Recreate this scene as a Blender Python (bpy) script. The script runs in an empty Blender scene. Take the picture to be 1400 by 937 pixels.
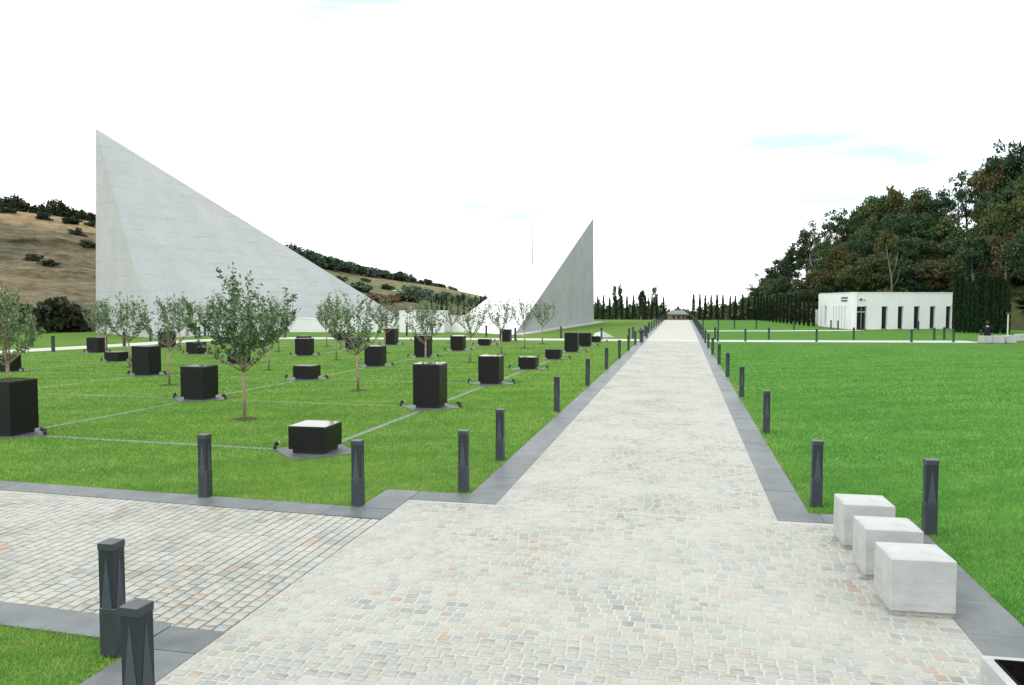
import bpy, math, random
import numpy as np
from mathutils import Vector, Matrix
rnd = random.Random(7)
R = math.radians
sc = bpy.context.scene
col = sc.collection

# ------------------------------------------------------------------ camera
F, CH, CYAW, CPIT = 1060.0, 2.5, R(12.329), R(2.997)
cam = bpy.data.objects.new('camera', bpy.data.cameras.new('camera'))
col.objects.link(cam)
cam.location = (0, 0, CH)
cam.rotation_euler = (R(90) - CPIT, 0, CYAW)
cam.data.sensor_width = 36
cam.data.lens = F / 1400 * 36
cam.data.clip_start = .05
cam.data.clip_end = 6000
sc.camera = cam
_f = np.array([-math.sin(CYAW) * math.cos(CPIT), math.cos(CYAW) * math.cos(CPIT), -math.sin(CPIT)])
_r = np.array([math.cos(CYAW), math.sin(CYAW), 0.])
_u = np.cross(_r, _f)


def at(px, py, dep):
    """photo measurement -> point at a given distance"""
    return (_f + _r * (px - 700) / F - _u * (py - 468.5) / F) * dep + np.array([0, 0, CH])


def gd(px, py, z=0.):
    """photo measurement -> point on level ground"""
    d = _f + _r * (px - 700) / F - _u * (py - 468.5) / F
    return d * ((z - CH) / d[2]) + np.array([0, 0, CH])


# ------------------------------------------------------------------ sky, sun, exposure
SUN_EL, SUN_AZ = R(50), R(234)          # azimuth clockwise from +Y: behind and to the left
world = bpy.data.worlds.new('World')
sc.world = world
world.use_nodes = True
nt = world.node_tree
nt.nodes.clear()


def N(tree, typ, **kw):
    n = tree.nodes.new(typ)
    for k, v in kw.items():
        setattr(n, k, v)
    return n


out = N(nt, 'ShaderNodeOutputWorld')
bg = N(nt, 'ShaderNodeBackground')
bg.inputs['Strength'].default_value = .1
sky = N(nt, 'ShaderNodeTexSky', sky_type='NISHITA', sun_disc=False, sun_elevation=SUN_EL, sun_rotation=SUN_AZ)
geo = N(nt, 'ShaderNodeTexCoord')
mp = N(nt, 'ShaderNodeMapping')
mp.inputs['Scale'].default_value = (1.5, 1.5, 9.0)
mp.inputs['Location'].default_value = (.35, .2, 1.22)
nz = N(nt, 'ShaderNodeTexNoise')
nz.inputs['Scale'].default_value = 1.6
nz.inputs['Detail'].default_value = 5
rp = N(nt, 'ShaderNodeValToRGB')
rp.color_ramp.elements[0].position = .30
rp.color_ramp.elements[0].color = (0, 0, 0, 1)
rp.color_ramp.elements[1].position = .45
rp.color_ramp.elements[1].color = (1, 1, 1, 1)
mx = N(nt, 'ShaderNodeMix', data_type='RGBA')
mx.inputs[7].default_value = (13.6, 13.8, 13.9, 1)
lift = N(nt, 'ShaderNodeMix', data_type='RGBA', blend_type='MIX')
lift.inputs[0].default_value = .9
lift.inputs[7].default_value = (6.2, 9.2, 9.4, 1)
vr = N(nt, 'ShaderNodeVectorRotate', rotation_type='Z_AXIS')
vr.inputs['Angle'].default_value = R(31.6)
nt.links.new(geo.outputs['Generated'], vr.inputs['Vector'])
nt.links.new(vr.outputs[0], mp.inputs['Vector'])
nt.links.new(mp.outputs[0], nz.inputs['Vector'])
nt.links.new(nz.outputs['Fac'], rp.inputs[0])
nt.links.new(rp.outputs[0], mx.inputs[0])
nt.links.new(sky.outputs[0], lift.inputs[6])
nt.links.new(lift.outputs[2], mx.inputs[6])
nt.links.new(mx.outputs[2], bg.inputs['Color'])
nt.links.new(bg.outputs[0], out.inputs[0])

sl = bpy.data.lights.new('sun', 'SUN')
sl.energy = 1.2
sl.angle = R(14)
sl.color = (1, .96, .9)
so = bpy.data.objects.new('sun', sl)
col.objects.link(so)
sdir = Vector((math.sin(SUN_AZ) * math.cos(SUN_EL), math.cos(SUN_AZ) * math.cos(SUN_EL), math.sin(SUN_EL)))
so.rotation_euler = sdir.to_track_quat('Z', 'Y').to_euler()
so.location = (-40, -30, 60)

sc.view_settings.view_transform = 'Standard'
sc.view_settings.look = 'None'
sc.view_settings.exposure = .5
sc.view_settings.gamma = 1
sc.view_settings.use_curve_mapping = False
sc.render.engine = 'CYCLES'
sc.cycles.max_bounces = 6
sc.cycles.diffuse_bounces = 3


# ------------------------------------------------------------------ materials
class M:
    """tiny node-material builder"""
    def __init__(s, name, rough=.7, spec=.3, metal=0.):
        s.m = bpy.data.materials.new(name)
        s.m.use_nodes = True
        s.t = s.m.node_tree
        s.b = s.t.nodes['Principled BSDF']
        s.b.inputs['Roughness'].default_value = rough
        s.b.inputs['Specular IOR Level'].default_value = spec
        s.b.inputs['Metallic'].default_value = metal
        s._pos = None

    def link(s, a, b):
        s.t.links.new(a, b)

    def pos(s, kind='Object'):
        return N(s.t, 'ShaderNodeTexCoord').outputs[kind]

    def noise(s, scale, detail=4, rough=.55, stretch=None, kind='Object', vec=None, dist=0):
        v = vec or s.pos(kind)
        if stretch:
            m = N(s.t, 'ShaderNodeMapping')
            m.inputs['Scale'].default_value = stretch
            s.link(v, m.inputs[0])
            v = m.outputs[0]
        n = N(s.t, 'ShaderNodeTexNoise')
        n.inputs['Scale'].default_value = scale
        n.inputs['Detail'].default_value = detail
        n.inputs['Roughness'].default_value = rough
        n.inputs['Distortion'].default_value = dist
        s.link(v, n.inputs['Vector'])
        return n.outputs['Fac']

    def ramp(s, fac, stops, interp='LINEAR'):
        r = N(s.t, 'ShaderNodeValToRGB')
        cr = r.color_ramp
        cr.interpolation = interp
        while len(cr.elements) < len(stops):
            cr.elements.new(.5)
        for e, (p, c) in zip(cr.elements, stops):
            e.position = p
            e.color = (*c, 1) if len(c) == 3 else c
        s.link(fac, r.inputs[0])
        return r.outputs[0]

    def mix(s, a, b, fac, blend='MIX'):
        n = N(s.t, 'ShaderNodeMix', data_type='RGBA', blend_type=blend)
        for i, v in ((0, fac), (6, a), (7, b)):
            if isinstance(v, (int, float)):
                n.inputs[i].default_value = v
            elif isinstance(v, tuple):
                n.inputs[i].default_value = (*v, 1)
            else:
                s.link(v, n.inputs[i])
        return n.outputs[2]

    def math(s, op, a, b=None):
        n = N(s.t, 'ShaderNodeMath', operation=op)
        for i, v in ((0, a), (1, b)):
            if v is None:
                continue
            if isinstance(v, (int, float)):
                n.inputs[i].default_value = v
            else:
                s.link(v, n.inputs[i])
        return n.outputs[0]

    def color(s, c):
        if isinstance(c, tuple):
            s.b.inputs['Base Color'].default_value = (*c, 1)
        else:
            s.link(c, s.b.inputs['Base Color'])

    def rough(s, v):
        s.link(v, s.b.inputs['Roughness'])

    def bump(s, h, strength=.3, dist=.02):
        n = N(s.t, 'ShaderNodeBump')
        n.inputs['Strength'].default_value = strength
        n.inputs['Distance'].default_value = dist
        s.link(h, n.inputs['Height'])
        s.link(n.outputs[0], s.b.inputs['Normal'])


def island_rand(m):
    """a random value that differs per object and per loose piece"""
    oi = N(m.t, 'ShaderNodeObjectInfo')
    g = N(m.t, 'ShaderNodeNewGeometry')
    return m.math('FRACT', m.math('ADD', oi.outputs['Random'], g.outputs['Random Per Island']))


def simple(name, c, rough=.6, spec=.3, metal=0., var=.12, scale=6, bump=0, kind='Object'):
    m = M(name, rough, spec, metal)
    n = m.noise(scale, 5, .6, kind=kind)
    lo = tuple(x * (1 - var) for x in c)
    hi = tuple(min(1, x * (1 + var)) for x in c)
    m.color(m.ramp(n, [(.3, lo), (.7, hi)]))
    if bump:
        m.bump(n, bump, .01)
    return m.m


MAT = {}

# lawn sheet
def turf(m, c):
    """the turf right of the avenue is a fresher green, mown in diagonal passes"""
    sx = N(m.t, 'ShaderNodeSeparateXYZ')
    p = m.pos()
    m.link(p, sx.inputs[0])
    c = m.mix(c, m.ramp(m.math('MULTIPLY', sx.outputs['X'], .1), [(.12, (1, 1, 1)), (.2, (.72, .95, .95))]), 1., 'MULTIPLY')
    w = N(m.t, 'ShaderNodeTexWave', wave_type='BANDS')
    w.inputs['Scale'].default_value = .20
    w.inputs['Distortion'].default_value = 1.0
    mm = N(m.t, 'ShaderNodeMapping')
    mm.inputs['Rotation'].default_value = (0, 0, R(62))
    m.link(p, mm.inputs[0])
    m.link(mm.outputs[0], w.inputs['Vector'])
    return m.mix(c, m.ramp(w.outputs['Fac'], [(.25, (.95, .955, .95)), (.75, (1.045, 1.04, 1.045))]), 1., 'MULTIPLY')


m = M('lawn', .95, .04)
n1 = m.noise(.35, 5, .6)
n2 = m.noise(5, 4, .6)
n3 = m.noise(70, 3, .7, stretch=(1, .6, 1))
c = m.ramp(n1, [(.3, (.080, .164, .030)), (.7, (.116, .198, .038))])
c = m.mix(c, (.150, .23, .048), m.ramp(n2, [(.5, (0, 0, 0)), (.85, (.7, .7, .7))]))
c = m.mix(c, m.ramp(n3, [(.25, (.40, .42, .40)), (.7, (1.25, 1.25, 1.2))]), 1., 'MULTIPLY')
c = turf(m, c)
m.color(c)
m.bump(n3, .6, .03)
MAT['lawn'] = m.m

# grass blades
m = M('grass_blades', .75, .2)
ir = island_rand(m)
n1 = m.noise(.35, 5, .6)
n2 = m.noise(2.5, 4, .6)
c = m.ramp(ir, [(0, (.108, .262, .048)), (.5, (.158, .342, .066)), (.85, (.215, .400, .088)), (1, (.36, .43, .15))])
c = m.mix(c, m.ramp(n1, [(.32, (.74, .90, .78)), (.68, (1.24, 1.08, 1.06))]), 1., 'MULTIPLY')
c = m.mix(c, (.38, .47, .115), m.ramp(n2, [(.48, (0, 0, 0)), (.74, (.6, .6, .6))]))
c = m.mix(c, m.ramp(m.noise(6, 5, .75), [(.32, (.78, .83, .76)), (.6, (1.06, 1.05, 1.05))]), 1., 'MULTIPLY')
c = turf(m, c)
m.color(c)
tr = N(m.t, 'ShaderNodeBsdfTranslucent')
m.link(c, tr.inputs['Color'])
ms = N(m.t, 'ShaderNodeMixShader')
ms.inputs[0].default_value = .3
m.link(m.b.outputs[0], ms.inputs[1])
m.link(tr.outputs[0], ms.inputs[2])
m.link(ms.outputs[0], m.t.nodes['Material Output'].inputs[0])
MAT['grass'] = m.m


def cobble_mat(name, warm=0.):
    m = M(name, .62, .35)
    ir = island_rand(m)
    w = warm
    c = m.ramp(ir, [(0, (.27 + w, .275, .245 - w)), (.20, (.325, .32, .28 - w)), (.36, (.23, .25, .24)), (.52, (.335, .325, .285 - w)),
                    (.63, (.19, .195, .18)), (.74, (.285, .29, .255)), (.84, (.29, .235, .185)), (.91, (.325, .295, .225)),
                    (.968, (.31, .205, .145)), (1, (.15, .15, .14))], 'CONSTANT')
    c = m.mix(c, m.ramp(m.noise(.45, 5, .65), [(.3, (.80, .82, .81)), (.7, (1.12, 1.12, 1.12))]), 1., 'MULTIPLY')
    nl = m.noise(.9, 4, .6)
    nf = m.noise(55, 4, .7)
    # pale cement residue lying over the setts in patches
    c = m.mix(c, (.35, .352, .32), m.ramp(nl, [(.34, (.08, .08, .08)), (.64, (.78, .78, .78))]))
    c = m.mix(c, m.ramp(nf, [(.25, (.84, .85, .85)), (.75, (1.10, 1.10, 1.10))]), 1., 'MULTIPLY')
    m.color(c)
    m.bump(nf, .5, .006)
    return m.m


MAT['cobble'] = cobble_mat('cobble_stone')
MAT['cobble_left'] = cobble_mat('cobble_stone_side_path', .006)
m = M('cement_bed', .85, .2)
n1 = m.noise(1.1, 4)
n2 = m.noise(38, 4, .8)
c = m.ramp(n1, [(.3, (.37, .375, .345)), (.7, (.44, .44, .405))])
c = m.mix(c, m.ramp(n2, [(.3, (.55, .56, .55)), (.6, (1., 1., 1.)), (.8, (1.1, 1.1, 1.1))]), 1., 'MULTIPLY')
m.color(c)
MAT['cement'] = m.m
m = M('sand_bed', .95, .1)
c = m.ramp(m.noise(.55, 4, .65), [(.36, (.115, .115, .098)), (.56, (.27, .27, .24))])
c = m.mix(c, m.ramp(m.noise(14, 3, .7), [(.3, (.7, .7, .7)), (.7, (1.2, 1.2, 1.2))]), 1., 'MULTIPLY')
m.color(c)
MAT['sand_bed'] = m.m

# far avenue: sett pattern in the material, too far for geometry
m = M('far_setts', .62, .35)
br = N(m.t, 'ShaderNodeTexBrick')
br.offset = .5
br.inputs['Scale'].default_value = 1
br.inputs['Brick Width'].default_value = .11
br.inputs['Row Height'].default_value = .105
br.inputs['Mortar Size'].default_value = .007
br.inputs['Color1'].default_value = (.275, .28, .25, 1)
br.inputs['Color2'].default_value = (.335, .33, .295, 1)
br.inputs['Mortar'].default_value = (.385, .385, .355, 1)
m.link(m.pos(), br.inputs['Vector'])
c = m.mix(br.outputs['Color'], (.375, .372, .34), m.ramp(m.noise(.5, 5, .65), [(.35, (0, 0, 0)), (.65, (.75, .75, .75))]))
c = m.mix(c, m.ramp(m.noise(6, 4, .7), [(.3, (.86, .87, .88)), (.7, (1.1, 1.08, 1.06))]), 1., 'MULTIPLY')
m.color(c)
MAT['far_setts'] = m.m

# slate kerbs
m = M('slate', .5, .35)
ir = island_rand(m)
n1 = m.noise(3, 5, .6)
n2 = m.noise(45, 4, .7)
c = m.ramp(n1, [(.3, (.078, .090, .095)), (.7, (.132, .146, .152))])
c = m.mix(c, m.ramp(ir, [(0, (.84, .85, .87)), (1, (1.16, 1.15, 1.13))]), 1., 'MULTIPLY')
c = m.mix(c, m.ramp(n2, [(.2, (.8, .8, .8)), (.8, (1.12, 1.12, 1.12))]), 1., 'MULTIPLY')
m.color(c)
m.bump(n2, .3, .004)
MAT['slate'] = m.m
MAT['pad_slate'] = simple('pad_slate', (.080, .092, .095), .5, .3, var=.25, scale=5)
MAT['strip_slate'] = simple('strip_slate', (.115, .145, .115), .55, .3, var=.2, scale=7)
MAT['pale_path'] = simple('pale_path', (.40, .41, .37), .8, .2, var=.10, scale=3)

# board-marked monument concrete
m = M('monument_concrete', .75, .25)
pz = N(m.t, 'ShaderNodeSeparateXYZ')
m.link(m.pos(), pz.inputs[0])
wob = m.noise(.25, 3, .5)
zz = m.math('ADD', pz.outputs['Z'], m.math('MULTIPLY', wob, .55))
fr = m.math('FRACT', m.math('MULTIPLY', zz, 1 / 1.18))
n1 = m.noise(.35, 6, .65)
n2 = m.noise(1.4, 6, .7, stretch=(.35, .35, 3.2))
n3 = m.noise(14, 4, .7)
c = m.ramp(n1, [(.3, (.345, .362, .366)), (.7, (.405, .417, .418))])
c = m.mix(c, m.ramp(n2, [(.25, (.92, .925, .93)), (.75, (1.05, 1.05, 1.045))]), 1., 'MULTIPLY')
ln = m.ramp(fr, [(0, (.72, .73, .74)), (.035, (.82, .83, .84)), (.09, (1, 1, 1)), (.95, (1, 1, 1)), (1, (.86, .86, .87))])
brk = m.ramp(m.noise(.6, 4, .6), [(.40, (.05, .05, .05)), (.65, (.85, .85, .85))])
c = m.mix(c, m.mix(c, ln, 1., 'MULTIPLY'), brk)
c = m.mix(c, m.ramp(m.noise(3.5, 5, .75), [(.28, (.90, .905, .91)), (.55, (1, 1, 1)), (.8, (1.05, 1.05, 1.05))]), 1., 'MULTIPLY')
c = m.mix(c, m.ramp(n3, [(.2, (.92, .92, .92)), (.8, (1.05, 1.05, 1.05))]), 1., 'MULTIPLY')
m.color(c)
m.bump(n2, .15, .03)
MAT['monument'] = m.m
m = M('shaded_concrete', .8, .2)  # darker copy of the monument concrete, the upright face's shade put into the colour
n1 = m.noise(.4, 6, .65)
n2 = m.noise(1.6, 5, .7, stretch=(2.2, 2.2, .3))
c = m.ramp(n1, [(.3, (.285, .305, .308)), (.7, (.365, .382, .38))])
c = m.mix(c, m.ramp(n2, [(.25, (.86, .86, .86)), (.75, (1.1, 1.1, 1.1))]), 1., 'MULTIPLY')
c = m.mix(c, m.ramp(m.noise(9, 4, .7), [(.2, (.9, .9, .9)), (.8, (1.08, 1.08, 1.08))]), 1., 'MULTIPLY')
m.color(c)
MAT['monument_shaded'] = m.m
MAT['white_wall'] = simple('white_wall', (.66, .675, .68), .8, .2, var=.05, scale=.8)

# cast concrete seats
m = M('seat_concrete', .72, .3)
n1 = m.noise(2.2, 6, .65)
n2 = m.noise(5, 6, .7, stretch=(.6, .6, 3.0))
n3 = m.noise(90, 3, .7)
c = m.ramp(n1, [(.3, (.315, .33, .325)), (.7, (.43, .44, .43))])
c = m.mix(c, m.ramp(n2, [(.28, (.78, .79, .80)), (.5, (1, 1, 1)), (.8, (1.04, 1.04, 1.04))]), 1., 'MULTIPLY')
c = m.mix(c, m.ramp(n3, [(.22, (.8, .8, .8)), (.4, (1, 1, 1))]), 1., 'MULTIPLY')
m.color(c)
m.bump(n2, .3, .008)
MAT['seat'] = m.m
MAT['seat_plinth'] = simple('seat_plinth', (.30, .29, .27), .85, .2, var=.2, scale=20)

m = M('black_granite', .42, .25)
n3 = m.noise(160, 3, .8)
m.color(m.ramp(n3, [(.3, (.003, .0032, .0035)), (.72, (.010, .011, .0115))]))
m.rough(m.ramp(m.noise(4, 4, .6), [(.3, (.34, .34, .34)), (.7, (.50, .50, .50))]))
MAT['granite'] = m.m
MAT['granite_top'] = simple('polished_granite', (.012, .013, .014), .07, .8, var=.3, scale=60)
MAT['granite_plinth'] = simple('granite_plinth', (.012, .012, .013), .4, .4)

m = M('anthracite_paint', .42, .4)
n1 = m.noise(5, 5, .6)
c = m.ramp(n1, [(.3, (.026, .034, .042)), (.7, (.037, .047, .056))])
m.color(c)
m.bump(m.noise(240, 2), .15, .002)
MAT['post'] = m.m
MAT['post_dark'] = simple('lamp_recess', (.019, .025, .031), .5, .3)
MAT['reflector'] = simple('reflector_metal', (.042, .056, .068), .6, .3, var=.1)
MAT['screw'] = simple('screw_metal', (.6, .6, .6), .3, .5, 1.)
MAT['black'] = simple('black_metal', (.015, .016, .016), .4, .4)
MAT['glass'] = simple('lamp_glass', (.25, .27, .28), .08, .6)
MAT['soil'] = simple('bare_soil', (.045, .042, .022), .95, .1, var=.35, scale=14)
MAT['black_soil'] = simple('black_liner', (.006, .005, .006), .9, .1, var=.4, scale=20)

m = M('bark_young', .8, .2)
n1 = m.noise(18, 4, .6, stretch=(1, 1, .25))
m.color(m.ramp(n1, [(.3, (.17, .13, .085)), (.7, (.34, .28, .20))]))
MAT['bark'] = m.m
m = M('bark_old', .9, .15)
n1 = m.noise(3, 5, .6, stretch=(1, 1, .25))
m.color(m.ramp(n1, [(.3, (.06, .052, .042)), (.7, (.19, .175, .15))]))
MAT['bark_old'] = m.m


def leaf_mat(name, trans=.25, tint=True, base=None, spread=.45, rough=.55, spec=.3):
    m = M(name, rough, spec)
    ir = island_rand(m)
    oi = N(m.t, 'ShaderNodeObjectInfo')
    src = oi.outputs['Color'] if tint else base
    nb = m.noise(.8 if tint else 3, 3)
    c = m.mix(src, m.ramp(ir, [(0, (1 - spread, 1 - spread, 1 - spread)), (.6, (1, 1, 1)), (1, (1 + spread, 1 + spread * .9, 1 + spread * .4))]), 1., 'MULTIPLY')
    c = m.mix(c, m.ramp(nb, [(.3, (.75, .85, .8)), (.7, (1.25, 1.1, 1.0))]), 1., 'MULTIPLY')
    m.color(c)
    tr = N(m.t, 'ShaderNodeBsdfTranslucent')
    m.link(c, tr.inputs['Color'])
    ms = N(m.t, 'ShaderNodeMixShader')
    ms.inputs[0].default_value = trans
    m.link(m.b.outputs[0], ms.inputs[1])
    m.link(tr.outputs[0], ms.inputs[2])
    m.link(ms.outputs[0], m.t.nodes['Material Output'].inputs[0])
    return m.m


MAT['leaf'] = leaf_mat('tree_leaves')
MAT['young_leaf'] = leaf_mat('young_tree_leaves', .22, rough=.32, spec=.6)

# hills
m = M('hill_earth', .95, .1)
p = m.pos()
sz = N(m.t, 'ShaderNodeSeparateXYZ')
m.link(p, sz.inputs[0])
n1 = m.noise(.035, 6, .65)
n2 = m.noise(.22, 7, .75, stretch=(.35, .35, 2.6))
n3 = m.noise(.9, 6, .8, stretch=(.7, .7, 1.6))
c = m.ramp(n2, [(.34, (.062, .058, .038)), (.5, (.155, .135, .085)), (.66, (.27, .21, .13))])
c = m.mix(c, m.ramp(n3, [(.3, (.5, .52, .5)), (.65, (1.25, 1.22, 1.2))]), 1., 'MULTIPLY')
gm = N(m.t, 'ShaderNodeVertexColor', layer_name='cover')
sep = N(m.t, 'ShaderNodeSeparateColor')
m.link(gm.outputs[0], sep.inputs[0])
tan = m.ramp(m.noise(.6, 5, .7, stretch=(1, 1, 3)), [(.3, (.20, .14, .068)), (.7, (.46, .345, .185))])
grn = m.ramp(m.noise(.09, 5, .7), [(.3, (.085, .115, .052)), (.7, (.15, .19, .085))])
gfac = m.ramp(m.math('MULTIPLY', sep.outputs['Green'], m.math('MULTIPLY', m.noise(.05, 6, .7), 2.0)), [(.42, (0, 0, 0)), (.62, (1, 1, 1))])
c = m.mix(c, grn, gfac)
spots = m.ramp(m.noise(.34, 7, .85, stretch=(.5, .5, 1.5)), [(.40, (1, 1, 1)), (.48, (0, 0, 0))])
c = m.mix(c, (.040, .048, .026), m.math('MULTIPLY', spots, .75))
c = m.mix(c, (.19, .150, .095), m.math('MULTIPLY', m.ramp(m.noise(.16, 5, .7, stretch=(.5, .5, 2.2)), [(.56, (0, 0, 0)), (.68, (1, 1, 1))]), .55))
tfac = m.math('MULTIPLY', sep.outputs['Red'], m.ramp(m.noise(.22, 6, .75), [(.35, (.25, .25, .25)), (.6, (1, 1, 1))]))
c = m.mix(c, tan, tfac)
m.color(c)
m.bump(n3, 1., .8)
MAT['hill'] = m.m
m = M('forest_floor', .95, .1)
c = m.ramp(m.noise(.3, 5, .7), [(.3, (.035, .040, .016)), (.7, (.085, .095, .035))])
m.color(c)
MAT['forest_floor'] = m.m

MAT['window'] = simple('dark_glass', (.012, .014, .015), .12, .5, var=.3, scale=1)
MAT['frame'] = simple('aluminium', (.28, .29, .29), .4, .4)
MAT['roof'] = simple('roof_felt', (.16, .16, .16), .9, .1)
MAT['tan_wall'] = simple('far_house_wall', (.20, .165, .13), .9, .1, var=.15, scale=.6)
MAT['grey_roof'] = simple('far_house_roof', (.15, .165, .17), .8, .2, var=.12, scale=.6)
MAT['skin'] = simple('skin', (.50, .33, .25), .6, .3)
MAT['cloth'] = simple('dark_cloth', (.014, .015, .020), .9, .1)
MAT['cloth2'] = simple('dark_red_cloth', (.05, .018, .022), .9, .1)
MAT['hair'] = simple('dark_hair', (.012, .010, .009), .6, .3)
MAT['pale_metal'] = simple('pale_metal', (.45, .50, .47), .5, .4)
MAT['sign'] = simple('sign_letters', (.05, .055, .07), .6, .3)
MAT['sign_red'] = simple('sign_mark', (.28, .14, .16), .6, .3)


# ------------------------------------------------------------------ object helpers
def link(name, me, mat=None, parent=None, loc=None, rz=None):
    o = bpy.data.objects.new(name, me)
    col.objects.link(o)
    if mat is not None and me is not None and not me.materials:
        me.materials.append(mat)
    if parent is not None:
        o.parent = parent
    if loc is not None:
        o.location = loc
    if rz is not None:
        o.rotation_euler = (0, 0, rz)
    return o


def tag(o, label=None, cat=None, group=None, kind=None):
    for k, v in (('label', label), ('category', cat), ('group', group), ('kind', kind)):
        if v:
            o[k] = v
    return o


def thing(name, label, cat, loc=(0, 0, 0), rz=0., group=None):
    o = link(name, None, loc=loc, rz=rz)
    o.empty_display_size = .1
    return tag(o, label, cat, group)


def copy_thing(o, loc, rz=None, label=None, scale=None, parent=None, group=None):
    c = o.copy()
    col.objects.link(c)
    c.parent = parent
    if parent is None:
        c.location = loc
        if rz is not None:
            c.rotation_euler = (0, 0, rz)
        if scale is not None:
            c.scale = scale if isinstance(scale, tuple) else (scale,) * 3
        if label:
            c['label'] = label
        if group:
            c['group'] = group
    for ch in o.children:
        copy_thing(ch, None, parent=c)
    return c


class MB:
    def __init__(s):
        s.v, s.f, s.n = [], [], 0

    def add(s, v, f):
        v = np.asarray(v, float).reshape(-1, 3)
        s.v.append(v)
        s.f += [tuple(i + s.n for i in q) for q in f]
        s.n += len(v)

    def box(s, c, d, rz=0., ch=0.):
        """box with centre c, size d; ch chamfers the vertical and top edges"""
        x, y, z = d[0] / 2, d[1] / 2, d[2] / 2
        if ch:
            loops = []
            for zz, i in ((-z, 0.), (z - ch, 0.), (z, ch)):
                a, b = x - i, y - i
                e = ch * .6
                loops.append([(-a + e, -b, zz), (a - e, -b, zz), (a, -b + e, zz), (a, b - e, zz), (a - e, b, zz), (-a + e, b, zz), (-a, b - e, zz), (-a, -b + e, zz)])
            V = np.array(sum(loops, []))
            Fc = [tuple(range(7, -1, -1)), tuple(range(16, 24))]
            for L in (0, 8):
                Fc += [(L + i, L + (i + 1) % 8, L + 8 + (i + 1) % 8, L + 8 + i) for i in range(8)]
        else:
            V = np.array([(-x, -y, -z), (x, -y, -z), (x, y, -z), (-x, y, -z), (-x, -y, z), (x, -y, z), (x, y, z), (-x, y, z)])
            Fc = [(3, 2, 1, 0), (4, 5, 6, 7), (0, 1, 5, 4), (1, 2, 6, 5), (2, 3, 7, 6), (3, 0, 4, 7)]
        if rz:
            ca, sa = math.cos(rz), math.sin(rz)
            V = V @ np.array([[ca, sa, 0], [-sa, ca, 0], [0, 0, 1]])
        s.add(V + np.array(c), Fc)
        return s

    def prism(s, poly, z0, z1):
        """vertical prism over a counter-clockwise polygon"""
        n = len(poly)
        V = [(x, y, z0) for x, y in poly] + [(x, y, z1) for x, y in poly]
        s.add(V, [tuple(range(n - 1, -1, -1)), tuple(range(n, 2 * n))] + [(i, (i + 1) % n, n + (i + 1) % n, n + i) for i in range(n)])
        return s

    def tube(s, pts, rad, k=6, cap=True):
        pts = np.asarray(pts, float)
        V = []
        for i, p in enumerate(pts):
            d = pts[min(i + 1, len(pts) - 1)] - pts[max(i - 1, 0)]
            d /= np.linalg.norm(d) + 1e-9
            a = np.cross(d, (0.3, .95, .1) if abs(d[2]) > .9 else (0, 0, 1.))
            a /= np.linalg.norm(a) + 1e-9
            b = np.cross(d, a)
            for j in range(k):
                t = 2 * math.pi * j / k
                V.append(p + rad[i] * (a * math.cos(t) + b * math.sin(t)))
        Fc = []
        for i in range(len(pts) - 1):
            for j in range(k):
                Fc.append((i * k + j, i * k + (j + 1) % k, (i + 1) * k + (j + 1) % k, (i + 1) * k + j))
        if cap:
            Fc += [tuple(range(k - 1, -1, -1)), tuple(range((len(pts) - 1) * k, len(pts) * k))]
        s.add(V, Fc)
        return s

    def quads(s, V):
        n = len(V) // 4
        s.add(V, [(4 * i, 4 * i + 1, 4 * i + 2, 4 * i + 3) for i in range(n)])
        return s

    def mesh(s, name, mat, smooth=False):
        me = bpy.data.meshes.new(name)
        me.from_pydata(np.concatenate(s.v).tolist(), [], s.f)
        if mat:
            me.materials.append(mat)
        if smooth:
            me.polygons.foreach_set('use_smooth', [True] * len(me.polygons))
        me.update()
        return me

    def obj(s, name, mat, parent=None, loc=None, rz=None, smooth=False):
        return link(name, s.mesh(name, mat, smooth), None, parent, loc, rz)


def fast_mesh(name, V, nper, mat):
    """many separate faces of nper vertices each, straight from numpy"""
    V = np.asarray(V, np.float32).reshape(-1, 3)
    nf = len(V) // nper
    me = bpy.data.meshes.new(name)
    me.vertices.add(len(V))
    me.vertices.foreach_set('co', V.ravel())
    me.loops.add(len(V))
    me.loops.foreach_set('vertex_index', np.arange(len(V), dtype=np.int32))
    me.polygons.add(nf)
    me.polygons.foreach_set('loop_start', np.arange(0, len(V), nper, dtype=np.int32))
    me.polygons.foreach_set('loop_total', np.full(nf, nper, np.int32))
    me.materials.append(mat)
    me.update(calc_edges=True)
    return me


ORD = ['first', 'second', 'third', 'fourth', 'fifth', 'sixth', 'seventh', 'eighth', 'ninth', 'tenth', 'eleventh', 'twelfth', 'thirteenth', 'fourteenth', 'fifteenth', 'sixteenth', 'seventeenth', 'eighteenth', 'nineteenth', 'twentieth']

# ------------------------------------------------------------------ layout of the memorial park (metres)
SL = -.045                                  # the side path runs very slightly askew
AL, AR = -2.22, 1.10                        # cobbles of the avenue
KL, KR = -2.66, 1.50                        # outer edges of its kerbs
Y0 = 9.2                                    # where the forecourt narrows to the avenue
YEND = 109.0
FL, FR = -3.35, 2.12                        # forecourt cobbles
GL, GR = -3.82, 2.60                        # forecourt kerbs
GC = np.array([[-5.9792, 11.9139], [-6.519, .3232], [.1536, 5.7233], [.1088, -.1037], [.0909, -.0062], [-.0066, -.0734]])


def node(i, j):
    """crossing j of block row i in the lawn garden"""
    return np.array([1, i, j, i * j, i * i, j * j]) @ GC


def side(y, x):
    return y + SL * (x + 3.5)


CROSS_L = [(-40, 26.5), (-33.6, 32.0), (-32.5, 35.6), (-31.6, 39.5), (-31.1, 43.4), (-29.9, 46.2), (-27.4, 48.9), (-18.2, 50.3), (-12.1, 50.8), (KL, 51.4)]
CROSS_R = [(KR, 51.3), (10, 52.6), (18.0, 53.8)]
UPPER_R = [(KR, 69.0), (8.2, 70.5), (15.2, 73.2)]


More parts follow.
